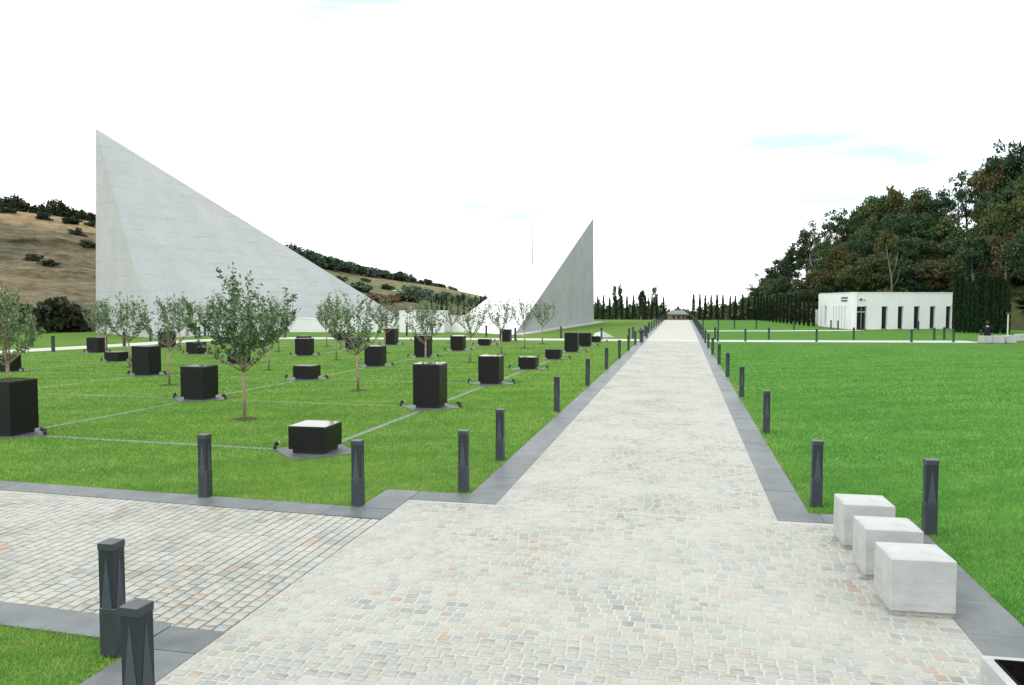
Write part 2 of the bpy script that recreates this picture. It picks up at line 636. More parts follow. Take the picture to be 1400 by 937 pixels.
def seg_dist(x, y, P):
    d = np.full(x.shape, 1e9)
    for (ax, ay), (bx, by) in zip(P[:-1], P[1:]):
        ux, uy = bx - ax, by - ay
        t = np.clip(((x - ax) * ux + (y - ay) * uy) / (ux * ux + uy * uy), 0, 1)
        d = np.minimum(d, np.hypot(x - ax - t * ux, y - ay - t * uy))
    return d


IMAX = 4
NODES = {(i, j): node(i, j) for i in range(IMAX + 1) for j in range(8)}
STRIPS = []
for j in range(8):
    STRIPS.append([tuple(NODES[i, j]) for i in range(IMAX + 1) if not (j == 7 and i > 3)])
for i in range(IMAX + 1):
    STRIPS.append([tuple(NODES[i, j]) for j in range(8) if not (i == 4 and j > 6)])


def paved(x, y):
    sy = y - SL * (x + 3.5)
    p = (x > KL) & (x < KR) & (y > Y0)
    p |= (x > GL) & (x < GR) & (y < 9.66)
    p |= (x < -3.3) & (sy > 4.84) & (sy < 8.70)
    return p


def paved_all(x, y):
    p = paved(x, y)
    for k, c in NODES.items():
        p |= np.abs(x - c[0]) + np.abs(y - c[1]) < .82
    for P in STRIPS:
        p |= seg_dist(x, y, P) < .055
    for P in (CROSS_L, CROSS_R, UPPER_R):
        p |= seg_dist(x, y, P) < 1.25
    return p


# ------------------------------------------------------------------ ground
rs = np.random.RandomState(3)


def grid_mesh(P, mat, name):
    """P: (a, b, 3) array of points -> quad sheet"""
    a, b = P.shape[:2]
    idx = np.arange(a * b).reshape(a, b)
    Fc = np.stack([idx[:-1, :-1], idx[1:, :-1], idx[1:, 1:], idx[:-1, 1:]], -1).reshape(-1, 4)
    me = bpy.data.meshes.new(name)
    me.from_pydata(P.reshape(-1, 3).tolist(), [], Fc.tolist())
    me.materials.append(mat)
    me.polygons.foreach_set('use_smooth', [True] * len(me.polygons))
    me.update()
    return me


xs = np.array([-3500, -1500, -700, -350, -200, -140, -100, -70, -50, -35, -20, -10, 0, 10, 20, 30, 40, 55, 75, 100, 140, 200, 350, 700, 1500, 3500], float)
ys = np.array([-400, -150, -60, -20, 0, 20, 40, 60, 80, 100, 109, 111, 113, 116, 120, 130, 145, 165, 190, 230, 290, 380, 520, 800, 1300, 2200, 4000], float)
X, Y = np.meshgrid(xs, ys, indexing='ij')
Z = np.where(Y > 111, -.05 * (Y - 111), 0.) - .012
Z = np.where(Y > 300, -9.46 - .04 * (Y - 300), Z)
lawn = link('lawn', grid_mesh(np.stack([X, Y, Z], -1), MAT['lawn'], 'lawn'))
tag(lawn, kind='structure')

# short grass on the lawns: single blades near, tufts further off
def blades(n_m2, x0, x1, y0, y1, h, w, keep=None):
    n = int((x1 - x0) * (y1 - y0) * n_m2)
    x = rs.uniform(x0, x1, n)
    y = rs.uniform(y0, y1, n)
    d = np.hypot(x, y)
    # drop what the picture cannot see well outside its field of view
    ang = np.degrees(np.arctan2(-x, y))
    ok = (ang > -26) & (ang < 52) & ~paved_all(x, y)
    if keep is not None:
        ok &= keep(d)
    x, y = x[ok], y[ok]
    n = len(x)
    a = rs.uniform(0, 2 * np.pi, n)
    hh = h * rs.uniform(.55, 1.15, n)
    ww = w * rs.uniform(.6, 1.2, n)
    lx, ly = rs.normal(0, .45, n) * hh, rs.normal(0, .45, n) * hh
    z0 = np.full(n, -.012)
    A = np.stack([x - np.cos(a) * ww, y - np.sin(a) * ww, z0], -1)
    B = np.stack([x + np.cos(a) * ww, y + np.sin(a) * ww, z0], -1)
    T = np.stack([x + lx, y + ly, z0 + hh], -1)
    return np.stack([A, B, T], 1).reshape(-1, 3)


fade = lambda d: (d >= 22) & ((d < 30) | (rs.uniform(0, 1, d.shape) < (48 - d) / 18))
GV = [blades(3600, -9.5, 7, 3.5, 13.5, .042, .0040, lambda d: d < 13),
      blades(1100, -20, 14, 8, 23, .042, .0085, lambda d: (d >= 13) & (d < 22)),
      blades(330, -40, 30, 12, 48, .042, .018, fade)]
grass = link('grass', fast_mesh('grass', np.concatenate(GV), 3, MAT['grass']))
tag(grass, 'short mown green grass covering the lawns beside the paths', 'grass', kind='stuff')

# ------------------------------------------------------------------ paving: beds, setts, kerbs
avenue = MB()
avenue.prism([(FL, -3), (FR, -3), (FR, Y0), (AR, Y0), (AR, 51), (AL, 51), (AL, Y0), (FL, Y0)], -.10, -.001)
avenue = avenue.obj('avenue', MAT['cement'])
tag(avenue, kind='structure')
far = MB()
far.prism([(AL, 51), (AR, 51), (AR, YEND), (AL, YEND)], -.10, 0.)
far = far.obj('far_paving', MAT['far_setts'], avenue)
spath = MB()
spath.prism([(-26, side(5.2, -26)), (-3.6, side(5.2, -3.6)), (-3.6, side(8.28, -3.6)), (-26, side(8.28, -26))], -.10, -.008)
spath.prism([(-3.88, 5.13), (-3.601, 5.13), (-3.601, side(5.2, -3.6) - .001), (-3.88, side(5.2, -3.88) - .001)], -.10, -.0078)
spath.prism([(-3.6, 5.13), (FL + .001, 5.13), (FL + .001, 8.27), (-3.6, 8.27)], -.10, -.0085)
spath = spath.obj('side_path', MAT['sand_bed'])
tag(spath, kind='structure')


def sett(c, sx, sy, h, ch, tilt=(0, 0), rz=0., cz=.003):
    """chamfered sett: outer skirt, top face; vertices only"""
    x, y = sx / 2, sy / 2
    a, b = x - ch, y - ch
    ca, sa = math.cos(rz), math.sin(rz)
    V = []
    for (px, py, pz) in [(-x, -y, -.04), (x, -y, -.04), (x, y, -.04), (-x, y, -.04), (-x, -y, h - cz), (x, -y, h - cz), (x, y, h - cz), (-x, y, h - cz),
                         (-a, -b, h), (a, -b, h), (a, b, h), (-a, b, h)]:
        if pz > 0 or pz == h - cz:
            pz += px * tilt[0] + py * tilt[1]
        V.append((c[0] + px * ca - py * sa, c[1] + px * sa + py * ca, c[2] + pz))
    return V


SF = [(8, 9, 10, 11)] + [(i, (i + 1) % 4, 4 + (i + 1) % 4, 4 + i) for i in range(4)] + [(4 + i, 4 + (i + 1) % 4, 8 + (i + 1) % 4, 8 + i) for i in range(4)]


def lay_setts(rows, parent, mat, n_single):
    """rows: list of (centre, size x, size y, rotation). The nearest are objects of their own, the rest one mesh."""
    def seen(c):
        d = np.array([c[0], c[1], -CH])
        z = d @ _f
        return z > 0 and abs(d @ _r) / z < .655 and (d @ _u) / z > -.435
    rows.sort(key=lambda q: (0 if seen(q[0]) else 1, math.hypot(q[0][0], q[0][1])))
    protos = []
    for k in range(8):
        h = .0025
        me = bpy.data.meshes.new('cobblestone')
        me.from_pydata(sett((0, 0, 0), 1, 1, h, .05, (rnd.uniform(-.002, .002), rnd.uniform(-.002, .002))), [], SF)
        for v in me.vertices:       # unit plan scaled per stone; heights already real
            v.co.x += rnd.uniform(-.03, .03)
            v.co.y += rnd.uniform(-.03, .03)
        me.materials.append(mat)
        me.update()
        protos.append(me)
    for k, (c, sx, sy, rz) in enumerate(rows[:n_single]):
        o = bpy.data.objects.new('cobblestone', protos[k % 8])
        col.objects.link(o)
        o.parent = parent
        o.location = (c[0], c[1], c[2] + rnd.uniform(-.001, .0015))
        o.scale = (sx, sy, 1)
        o.rotation_euler = (0, 0, rz + math.pi / 2 * 0)
    mb = MB()
    vs, fs, n = [], [], 0
    for c, sx, sy, rz in rows[n_single:]:
        j = lambda: rnd.uniform(-.004, .004)
        v = sett((c[0] + j() * .5, c[1] + j() * .5, c[2] + rnd.uniform(-.0012, .0015)), sx + j(), sy + j(), .0025, .005, (rnd.uniform(-.016, .016), rnd.uniform(-.016, .016)), rz)
        vs += v
        fs += [tuple(i + n for i in q) for q in SF]
        n += 12
    me = bpy.data.meshes.new('cobble_paving')
    me.from_pydata(vs, [], fs)
    me.materials.append(mat)
    me.update()
    return tag(link('cobble_paving', me, None, parent), kind='stuff')


def sett_rows(y0, y1, xa, xb, pitch=.104, gap=.020, skip=None):
    L = []
    y = y0
    k = 0
    while y + pitch * .9 < y1:
        rp = pitch * rnd.uniform(.94, 1.06)
        x = xa + .004
        first = True
        while x < xb - .04:
            w = pitch * rnd.uniform(.88, 1.22)
            if first and k % 2:
                w *= .55
            first = False
            if xb - (x + w) < .045:
                w = xb - x - .002
            cx, cy = x + w / 2, y + rp / 2 + .010 * math.sin(cx_phase(k, x))
            if skip is None or not skip(cx, cy):
                L.append(((cx, cy, 0.), w - gap, rp - gap, rnd.uniform(-.02, .02)))
            x += w
        y += rp
        k += 1
    return L


def cx_phase(k, x):
    return x * 1.3 + k * .05


rows = sett_rows(2.6, Y0 - .01, FL, FR) + sett_rows(Y0 - .005, 51., AL, AR)
lay_setts(rows, avenue, MAT['cobble'], 200)
rows = []
x = FL - .008
k = 0
while x > -17:
    rp = .116 * rnd.uniform(.92, 1.08)
    x0 = x - rp
    ya, yb = (side(5.2, x), side(8.28, x))
    if x > -3.86:
        ya = 5.155
    if x > -3.6:
        yb = 8.27
    y = ya + .004
    first = True
    while y < yb - .04:
        w = .135 * rnd.uniform(.82, 1.25)
        if first and k % 2:
            w *= .5
        first = False
        if yb - (y + w) < .05:
            w = yb - y - .002
        rows.append(((x - rp / 2, y + w / 2, 0.), rp - .013, w - .012, rnd.uniform(-.02, .02)))
        y += w
    x = x0
    k += 1
lay_setts(rows, spath, MAT['cobble_left'], 90)

# slate kerbs, slab by slab
def kerb(pieces, name='kerb'):
    """pieces: list of (a, b, width to the left of a->b, slab length)"""
    base = None
    for a, b, w, step in pieces:
        a, b = np.array(a, float), np.array(b, float)
        L = np.linalg.norm(b - a)
        d = (b - a) / L
        nrm = np.array([-d[1], d[0]])
        n = max(1, round(L / step))
        for i in range(n):
            p = a + d * (L * i / n + .0025)
            q = a + d * (L * (i + 1) / n - .0025)
            poly = [p, q, q + nrm * w, p + nrm * w]
            if w < 0:
                poly = poly[::-1]
            dz = rnd.uniform(-.0015, .0015)
            o = MB().prism([tuple(v) for v in poly], -.12, .004 + dz).obj('kerb_slab', MAT['slate'])
            if base is None:
                base = o
                o.name = name
                tag(o, kind='structure')
            else:
                o.parent = base
    return base


kerb([((AL, Y0 + .003), (AL, 46), .44, .72), ((AL, 46), (AL, YEND), .44, 6),
      ((FL + .003, Y0 - .0), (AL, Y0 - .0), .44, .57), ((FL, 8.72), (FL, Y0 - .003), .46, .47), ((FL + .0, Y0), (FL - .46, Y0), -.44, .46),
      ((FL, side(8.285, FL)), (-24, side(8.285, -24)), -.42, .8)], 'left_kerb')
kerb([((AR, Y0 + .003), (AR, 46), -.40, .72), ((AR, 46), (AR, YEND), -.40, 6),
      ((AR + .0, Y0 + .0), (FR, Y0 + .0), .40, .51), ((FR, -3), (FR, Y0 - .003), -.48, .72), ((FR + .003, Y0), (FR + .48, Y0), .40, .48)], 'right_kerb')
kerb([((FL, -3), (FL, 4.78), .47, .78), ((FL, 4.785), (FL, 5.15), .47, .5), ((FL - .474, side(5.195, -3.83)), (-24, side(5.195, -24)), .36, .9)], 'corner_kerb')


def ribbon(P, w, z, name, mat, kind='structure', parent=None, n=1):
    P = np.array(P, float)
    V = []
    for i, p in enumerate(P):
        d = P[min(i + 1, len(P) - 1)] - P[max(i - 1, 0)]
        d /= np.linalg.norm(d)
        nn = np.array([-d[1], d[0]]) * w / 2
        V += [(*(p + nn), z), (*(p - nn), z), (*(p + nn), -.05), (*(p - nn), -.05)]
    Fc = []
    for i in range(len(P) - 1):
        a, b = 4 * i, 4 * i + 4
        Fc += [(a + 1, b + 1, b, a), (a, b, b + 2, a + 2), (b + 1, a + 1, a + 3, b + 3)]
    me = bpy.data.meshes.new(name)
    me.from_pydata(V, [], Fc)
    me.materials.append(mat)
    me.update()
    o = link(name, me, None, parent)
    if kind and not parent:
        tag(o, kind=kind)
    return o


p1 = ribbon(CROSS_L, 2.5, .002, 'cross_path', MAT['pale_path'])
p2 = ribbon(CROSS_R, 2.4, .002, 'cross_path', MAT['pale_path'])
p3 = ribbon(UPPER_R, 1.7, .002, 'cross_path', MAT['pale_path'])
p4 = ribbon([(AL, 51.35), (AR, 51.35)], 2.4, .0045, 'path_crossing', MAT['pale_path'])
p5 = ribbon([(-24, 90), (KL, 92)], .5, .002, 'lawn_channel', MAT['strip_slate'])

gp = None
for P in STRIPS:
    o = ribbon(P, .15, -.007, 'lawn_strip', MAT['strip_slate'])
    if gp is None:
        gp = o
    else:
        o.parent = gp
        if 'kind' in o:
            del o['kind']
for i, P in enumerate(STRIPS):
    if i >= 8:                                  # the strips that cross the others lie a hair higher
        pass
tag(gp, kind='structure')
for ch in list(gp.children)[7:]:
    ch.location.z = .0035

# ------------------------------------------------------------------ granite blocks on diamond pads, with ground spotlights
HT = {(0, 0): .455, (0, 1): 1.04, (0, 2): .85, (0, 3): .446, (0, 4): .424, (0, 5): .96, (0, 6): .758, (0, 7): .375,
      (1, 0): 1.03, (1, 1): .853, (1, 2): .434, (1, 3): .78, (1, 4): .985, (1, 5): .75, (1, 6): .375, (1, 7): .766,
      (2, 2): .987, (2, 3): .588, (2, 4): .787, (2, 5): .62, (2, 6): .93, (2, 7): .45,
      (3, 2): .585, (3, 3): .39, (3, 4): .57, (3, 5): .45, (3, 6): .46, (3, 7): .50,
      (4, 4): .74, (4, 5): .89, (4, 6): .38}
ROWN = ['in row nearest the avenue', 'in second row from the avenue', 'in third row from the avenue', 'in fourth row from the avenue', 'in far left row']
pad_me = MB().prism([(0, -.80), (.80, 0), (0, .80), (-.80, 0)], -.05, .008).mesh('pad', MAT['pad_slate'])
plinth_me = MB().box((0, 0, .035), (.55, .55, .07)).mesh('plinth', MAT['granite_plinth'])
# spotlight
sp_stake = MB().box((0, 0, .035), (.05, .05, .07)).mesh('stake', MAT['black'])
sp_head = MB().tube([(0, -.005, .10), (0, .05, .125), (0, .095, .145)], [.028, .044, .048], 10).mesh('lamp_head', MAT['black'], False)
sp_lens = MB().tube([(0, .0955, .1452), (0, .099, .147)], [.041, .041], 10).mesh('lens', MAT['glass'])
sp_bracket = MB().box((-.05, .03, .10), (.006, .025, .09)).box((.05, .03, .10), (.006, .025, .09)).box((0, .03, .06), (.106, .025, .006)).mesh('bracket', MAT['black'])
jcount = {}
spot0 = None
for (i, j), h in HT.items():
    c = node(i, j)
    jcount[i] = jcount.get(i, -1) + 1
    size = 'low' if h < .5 else ('tall' if h > .8 else 'mid height')
    where = '%s from front %s' % (ORD[jcount[i]], ROWN[i])
    lab = '%s black granite block, %s' % (size, where)
    pad = link('pad', pad_me, None, gp, (c[0], c[1], 0))
    b = thing('granite_block', lab, 'granite block', (c[0], c[1], .0085), R(rnd.uniform(-1, 1)), 'black granite blocks on the lawn')
    MB().box((0, 0, .0705 + (h - .11) / 2), (.65, .65, h - .11)).obj('block_body', MAT['granite'], b)
    MB().box((0, 0, h - .0194), (.654, .654, .0388), ch=.005).obj('top_slab', MAT['granite_top'], b)
    link('plinth', plinth_me, None, b)
    for s, sn in ((-1, 'left'), (1, 'right')):
        if j > 5 and i > 2:
            continue
        lp = (c[0] + s * .74, c[1] + rnd.uniform(-.03, .03), .008)
        sl_ = 'small black spotlight %s of the block %s' % (sn, where)
        if spot0 is None:
            spot0 = thing('spotlight', sl_, 'spotlight', lp, R(90), 'spotlights aimed at the granite blocks')
            for nm, me in (('stake', sp_stake), ('lamp_head', sp_head), ('lens', sp_lens), ('bracket', sp_bracket)):
                link(nm, me, None, spot0)
            spot0.scale = (.82, .82, .82)
            spot0.rotation_euler = (0, 0, R(90) * s)
        else:
            copy_thing(spot0, lp, R(90) * s + R(rnd.uniform(-15, 15)), sl_)

# ------------------------------------------------------------------ bollard lamps
def bollard_meshes():
    post = MB().box((0, 0, .172), (.125, .125, .344), ch=.004).mesh('post', MAT['post'])
    core = MB().box((0, 0, .552), (.117, .117, .414)).mesh('lamp_recess', MAT['post_dark'])
    cap = MB().box((0, 0, .785), (.127, .127, .050), ch=.004).mesh('cap', MAT['post'])
    refl = []
    for k in range(4):
        mb = MB()
        V = [(-.042, -.0575, .345), (.042, -.0575, .345), (.0, -.0575, .735), (-.042, -.0625, .345), (.042, -.0625, .345), (.0, -.0605, .735)]
        a = k * math.pi / 2
        V = [(x * math.cos(a) - y * math.sin(a), x * math.sin(a) + y * math.cos(a), z) for x, y, z in V]
        mb.add(V, [(3, 4, 5), (0, 1, 4, 3), (1, 2, 5, 4), (2, 0, 3, 5)])
        refl.append(mb.mesh('reflector', MAT['reflector']))
    scr = MB()
    for k in range(4):
        a = k * math.pi / 2
        x, y = .0, -.064
        scr.box((x * math.cos(a) - y * math.sin(a), x * math.sin(a) + y * math.cos(a), .315), (.007, .007, .007))
    return post, core, cap, refl, scr.mesh('screws', MAT['screw'])


bm_ = bollard_meshes()
bol0 = None
BG = 'anthracite bollard lamps along the paths'


def bollard(x, y, label, rz=0., group=BG, scale=1.):
    global bol0
    if bol0 is None:
        bol0 = thing('bollard_lamp', label, 'bollard lamp', (x, y, 0), rz, group)
        link('post', bm_[0], None, bol0)
        link('lamp_recess', bm_[1], None, bol0)
        link('cap', bm_[2], None, bol0)
        for r_ in bm_[3]:
            link('reflector', r_, None, bol0)
        link('screws', bm_[4], None, bol0)
        return bol0
    return copy_thing(bol0, (x, y, 0), rz, label, scale, None, group)


bollard(-3.93, 4.68, 'dark grey bollard lamp at the corner of the small foreground lawn, behind the nearest bollard', R(2))
bollard(-2.97, 3.72, 'nearest dark grey bollard lamp, cut off by the bottom edge of the photo', R(-3))
bollard(-5.95, 8.78, 'grey bollard lamp on the side path edge, left of the lowest granite block')
bollard(-3.86, 8.80, 'grey bollard lamp on the stepped kerb corner, in front of the low granite block')
LY = [9.78, 11.85, 17.41, 23.15, 28.86, 34.63]
while LY[-1] < 104:
    LY.append(LY[-1] + 5.62)
for k, y in enumerate(LY):
    x = -2.79 + .0045 * (y - 10)
    if k < 9:
        bollard(x, y, 'grey bollard lamp on the left edge of the avenue, %s in the line going away' % ORD[k])
    else:
        bollard(x, y, 'distant grey bollard lamp in the closely packed far end of the left line', group='far bollards left of the avenue')
RY = [9.98, 15.41, 21.13, 26.86, 32.19, 37.96]
while RY[-1] < 104:
    RY.append(RY[-1] + 5.55)
bollard(2.64, 9.03, 'grey bollard lamp on the lawn edge behind the concrete cube seats')
for k, y in enumerate(RY):
    x = 1.64 - .0065 * (min(y, 40) - 10)
    if k < 9:
        bollard(x, y, 'grey bollard lamp on the right edge of the avenue, %s in the line going away' % ORD[k])
    else:
        bollard(x, y, 'distant grey bollard lamp in the closely packed far end of the right line', group='far bollards right of the avenue')
XB = [(43.4, 474, 'leftmost bollard lamp by the pale cross path, near the left edge of the photo'),
      (72.8, 481, 'bollard lamp on the garden side of the pale path, second from the left edge'),
      (170, 473.6, 'bollard lamp by the pale path behind the young tree left of the big monument corner'),
      (206, 466.6, 'bollard lamp on the grass in front of the ridge of the big monument'),
      (267.8, 462.7, 'left one of two close bollard lamps in front of the big monument'),
      (272.5, 462, 'right one of two close bollard lamps in front of the big monument'),
      (280.3, 459.6, 'small bollard lamp just right of the close pair in front of the big monument'),
      (305, 458.6, 'bollard lamp before the big monument, seen through the left of the nearest young tree'),
      (390, 462, 'bollard lamp at the slanted end of the low white wall'),
      (556.3, 459.5, 'bollard lamp in front of the white wall between the two monuments, left one'),
      (591, 459, 'bollard lamp in front of the white wall, behind a young tree crown'),
      (664.9, 460.8, 'bollard lamp in front of the white sloping face, above a low block'),
      (704.5, 465.6, 'bollard lamp at the near foot of the grey monument face'),
      (767, 462.5, 'bollard lamp on the grass in front of the grey monument face'),
      (822.3, 464.8, 'bollard lamp beside the small white concrete wedge'),
      (860, 466, 'left bollard lamp of the cluster where the cross path meets the avenue, left side'),
      (865.5, 463, 'slim bollard lamp behind the cross path, second of the cluster left of the avenue'),
      (884.3, 462.2, 'bollard lamp beyond the cross path, closest to the avenue on its left'),
      (887.4, 454, 'bollard lamp on the lawn just left of the avenue, beyond the cross path'),
      (977.5, 463.6, 'bollard lamp behind the cross path, first right of the avenue'),
      (981.2, 467, 'bollard lamp in front of the cross path, first right of the avenue'),
      (1019, 467, 'bollard lamp in front of the right cross path, second from the avenue'),
      (1051, 464.5, 'bollard lamp behind the right cross path, third from the avenue'),
      (1116.3, 467.7, 'bollard lamp on the right cross path left of the white building'),
      (1167, 464.6, 'bollard lamp on the right cross path in front of the building entrance'),
      (1246, 468, 'bollard lamp on the right cross path between two windows of the white building'),
      (1277, 465, 'bollard lamp behind the right cross path, under the last but one window'),
      (1290.7, 464, 'bollard lamp behind the right cross path, under the right end of the building'),
      (1303.5, 468, 'bollard lamp on the right cross path at the right end of the building'),
      (1341, 469, 'bollard lamp at the left end of the distant row of concrete blocks'),
      (961, 449.6, 'tiny bollard lamp on the upper right path, first from the avenue'),
      (982, 449.6, 'tiny bollard lamp on the upper right path, second from the avenue'),
      (1004, 450, 'tiny bollard lamp on the upper right path, third from the avenue'),
      (1034, 450.3, 'tiny bollard lamp on the upper right path, fourth from the avenue'),
      (1085.5, 451.3, 'tiny bollard lamp on the upper right path, fifth from the avenue'),
      (1136, 449.6, 'tiny bollard lamp by the angled side of the white building, left one'),
      (1145.6, 450.6, 'tiny bollard lamp by the angled side of the white building, right one'),
      (1255.5, 451.5, 'tiny bollard lamp in front of the third window of the white building')]
for px, py, lab in XB:
    p = gd(px, py)
    bollard(p[0], p[1], lab)
# litter bin beside the avenue
p = gd(877, 468)
bn = thing('litter_bin', 'dark litter bin with a rounded lid among the bollards at the cross path', 'litter bin', (p[0], p[1], 0))
MB().tube([(0, 0, 0), (0, 0, .02), (0, 0, .60)], [.10, .12, .12], 14).obj('bin_body', MAT['post'], bn)
MB().tube([(0, 0, .61), (0, 0, .66), (0, 0, .74), (0, 0, .80), (0, 0, .83)], [.20, .21, .19, .12, .03], 14).obj('lid', MAT['black'], bn)

# ------------------------------------------------------------------ concrete cube seats and planter
def cube_seat(x, y, rz, label, s=(.485, .45, .462), group='concrete cube seats by the avenue'):
    t = thing('cube_seat', label, 'concrete seat', (x, y, 0), rz, group)
    MB().box((0, 0, .045 + (s[2] - .045) / 2), (s[0], s[1], s[2] - .045), ch=.008).obj('seat_block', MAT['seat'], t)
    MB().box((0, 0, .0245), (s[0] - .022, s[1] - .022, .041)).obj('plinth', MAT['seat_plinth'], t)
    return t


cube_seat(1.885, 6.81, R(3), 'front concrete cube seat of the three, grey streaks on its face')
cube_seat(1.875, 7.63, R(2), 'middle concrete cube seat of the three in a row')
cube_seat(1.86, 8.50, R(2), 'rear concrete cube seat of the three, nearest the bollard lamps')
for k, (px, py, lab) in enumerate([(1350, 469.6, 'far pale concrete block, left one of the distant row at the right edge'),
                                   (1365.5, 469.8, 'far pale concrete block, second from the left in the distant row'),
                                   (1381.5, 469.6, 'far pale concrete block, third from the left in the distant row below the post'),
                                   (1399, 467, 'far pale concrete block cut by the right edge of the photo')]):
    p = gd(px, py)
    cube_seat(p[0], p[1] + .3, R(12), lab, (.62, .55, .45), 'far concrete blocks at the path end')

t = thing('planter', 'pale concrete planter box with black inside at the bottom right corner', 'planter', (2.17, 4.61, 0), R(2))
W_, D_, H_, tk = .80, .80, .40, .055
for cx, cy, sx, sy in ((0, -D_ / 2 + tk / 2, W_, tk), (0, D_ / 2 - tk / 2, W_, tk), (-W_ / 2 + tk / 2, 0, tk, D_ - 2 * tk - .002), (W_ / 2 - tk / 2, 0, tk, D_ - 2 * tk - .002)):
    MB().box((cx, cy, .005 + H_ / 2), (sx, sy, H_), ch=.005).obj('side_wall', MAT['seat'], t)
for cx, cy, sx, sy in ((0, -D_ / 2 + tk + .006, W_ - 2 * tk - .002, .010), (0, D_ / 2 - tk - .006, W_ - 2 * tk - .002, .010), (-W_ / 2 + tk + .006, 0, .010, D_ - 2 * tk - .03), (W_ / 2 - tk - .006, 0, .010, D_ - 2 * tk - .03)):
    MB().box((cx, cy, .11 + H_ / 2 - .07), (sx, sy, H_ - .06)).obj('liner', MAT['black_soil'], t)
MB().box((0, 0, .06), (W_ - 2 * tk - .004, D_ - 2 * tk - .004, .10)).obj('soil', MAT['black_soil'], t)

# ------------------------------------------------------------------ foliage makers
def leaf_quads(P, size, up=.3, aspect=.45, r=None, flat=0.):
    """one folded leaf (quad) per point"""
    r = r or rs
    n = len(P)
    d = r.normal(0, 1, (n, 3))
    d[:, 2] = d[:, 2] * (1 - flat) + up
    d /= np.linalg.norm(d, axis=1, keepdims=True)
    s = np.cross(d, r.normal(0, 1, (n, 3)))
    s /= np.linalg.norm(s, axis=1, keepdims=True) + 1e-9
    L = (size * r.uniform(.65, 1.3, n))[:, None]
    w = L * aspect * .5
    A = P
    Bq = P + d * L * .5 + s * w
    Cq = P + d * L
    Dq = P + d * L * .5 - s * w
    return np.stack([A, Bq, Cq, Dq], 1).reshape(-1, 3)


def ball(n, r):
    v = r.normal(0, 1, (n, 3))
    v /= np.linalg.norm(v, axis=1, keepdims=True)
    return v * (r.uniform(0, 1, n) ** .45)[:, None]


def young_tree_mesh(seed, nleaf=1000, H=3.3, spread=.72):
    r = np.random.RandomState(seed)
    wood = MB()
    zt = 1.12 + r.uniform(-.05, .05)
    bend = r.normal(0, .02, 2)
    wood.tube([(0, 0, -.03), (bend[0] * .3, bend[1] * .3, .5), (bend[0], bend[1], zt)], [.040, .033, .029], 8)
    pts = []
    nb = r.randint(8, 11)
    for k in range(nb):
        a = 2 * math.pi * k / nb + r.uniform(-.4, .4)
        inner = k % 3 == 0
        rad = spread * (r.uniform(.1, .45) if inner else r.uniform(.75, 1.12))
        top = H * (r.uniform(.88, 1.0) if inner else r.uniform(.66, .88))
        z0 = zt + r.uniform(-.16, .06)
        ca, sa = math.cos(a), math.sin(a)
        P = []
        for q in np.linspace(0, 1, 7):
            rr = rad * math.sin(min(1, q * 1.5) * math.pi / 2) * (1 - .12 * max(0, q - .7))
            P.append((bend[0] + ca * rr + r.normal(0, .025), bend[1] + sa * rr + r.normal(0, .025), z0 + (top - z0) * q ** 1.05))
        P[0] = (bend[0], bend[1], z0)
        P = np.array(P)
        wood.tube(P, np.linspace(.017, .004, 7), 5)
        for q in np.linspace(.12, 1, 28):
            i = min(5, int(q * 6))
            pts.append(P[i] + (P[i + 1] - P[i]) * (q * 6 - i))
        for s in range(7):
            q = r.uniform(.2, .85)
            i = min(5, int(q * 6))
            b = P[i] + (P[i + 1] - P[i]) * (q * 6 - i)
            aa = a + r.uniform(-1.6, 1.6)
            L = r.uniform(.22, .5)
            e = b + np.array([math.cos(aa) * L * .6, math.sin(aa) * L * .6, L * .8])
            wood.tube([b, (b + e) / 2 + r.normal(0, .02, 3), e], [.006, .004, .002], 4, False)
            for q2 in np.linspace(.15, 1, 11):
                pts.append(b + (e - b) * q2)
    pts = np.array(pts)
    idx = r.randint(0, len(pts), nleaf)
    P = pts[idx] + r.normal(0, .022, (nleaf, 3))
    m_ = nleaf // 4                                     # short inner shoots fill the middle of the crown
    b_ = ball(m_, r) * np.array([spread * .78, spread * .78, (H - zt) * .36])
    P[:m_] = b_ + np.array([bend[0], bend[1], zt + (H - zt) * .47])
    return wood.mesh('trunk', MAT['bark'], True), fast_mesh('crown', leaf_quads(P, .096, .25, .46, r), 4, MAT['young_leaf'])


def crown_mesh(seed, rx, rz, lobes, per, leaf, hollow=.35, cone=0., gap=.30, name='crown', rl=(.22, .42)):
    """crown of many small leaf clumps inside an uneven ellipsoid centred on the origin"""
    r = np.random.RandomState(seed)
    C = ball(lobes, r)
    C *= 1 - r.uniform(0, .18, (lobes, 1))
    ph = r.uniform(0, 6.28, 3)
    th = np.arctan2(C[:, 1], C[:, 0])
    C[:, :2] *= (1 + .22 * np.sin(2 * th + ph[0]) + .14 * np.sin(5 * th + ph[1]))[:, None]
    C[:, 0] *= rx
    C[:, 1] *= rx
    if cone:
        C[:, :2] *= (1 - cone * (C[:, 2:3] * .5 + .5))
    C[:, 2] *= rz
    V = []
    for c in C:
        rad = rx * r.uniform(*rl)
        n = int(per * r.uniform(.6, 1.3))
        d = r.normal(0, 1, (n, 3))
        d /= np.linalg.norm(d, axis=1, keepdims=True)
        P = c + d * rad * (r.uniform(hollow, 1, (n, 1))) * np.array([1, 1, .7])
        V.append(leaf_quads(P, leaf, .15, .75, r))
    return fast_mesh(name, np.concatenate(V), 4, MAT['leaf'])


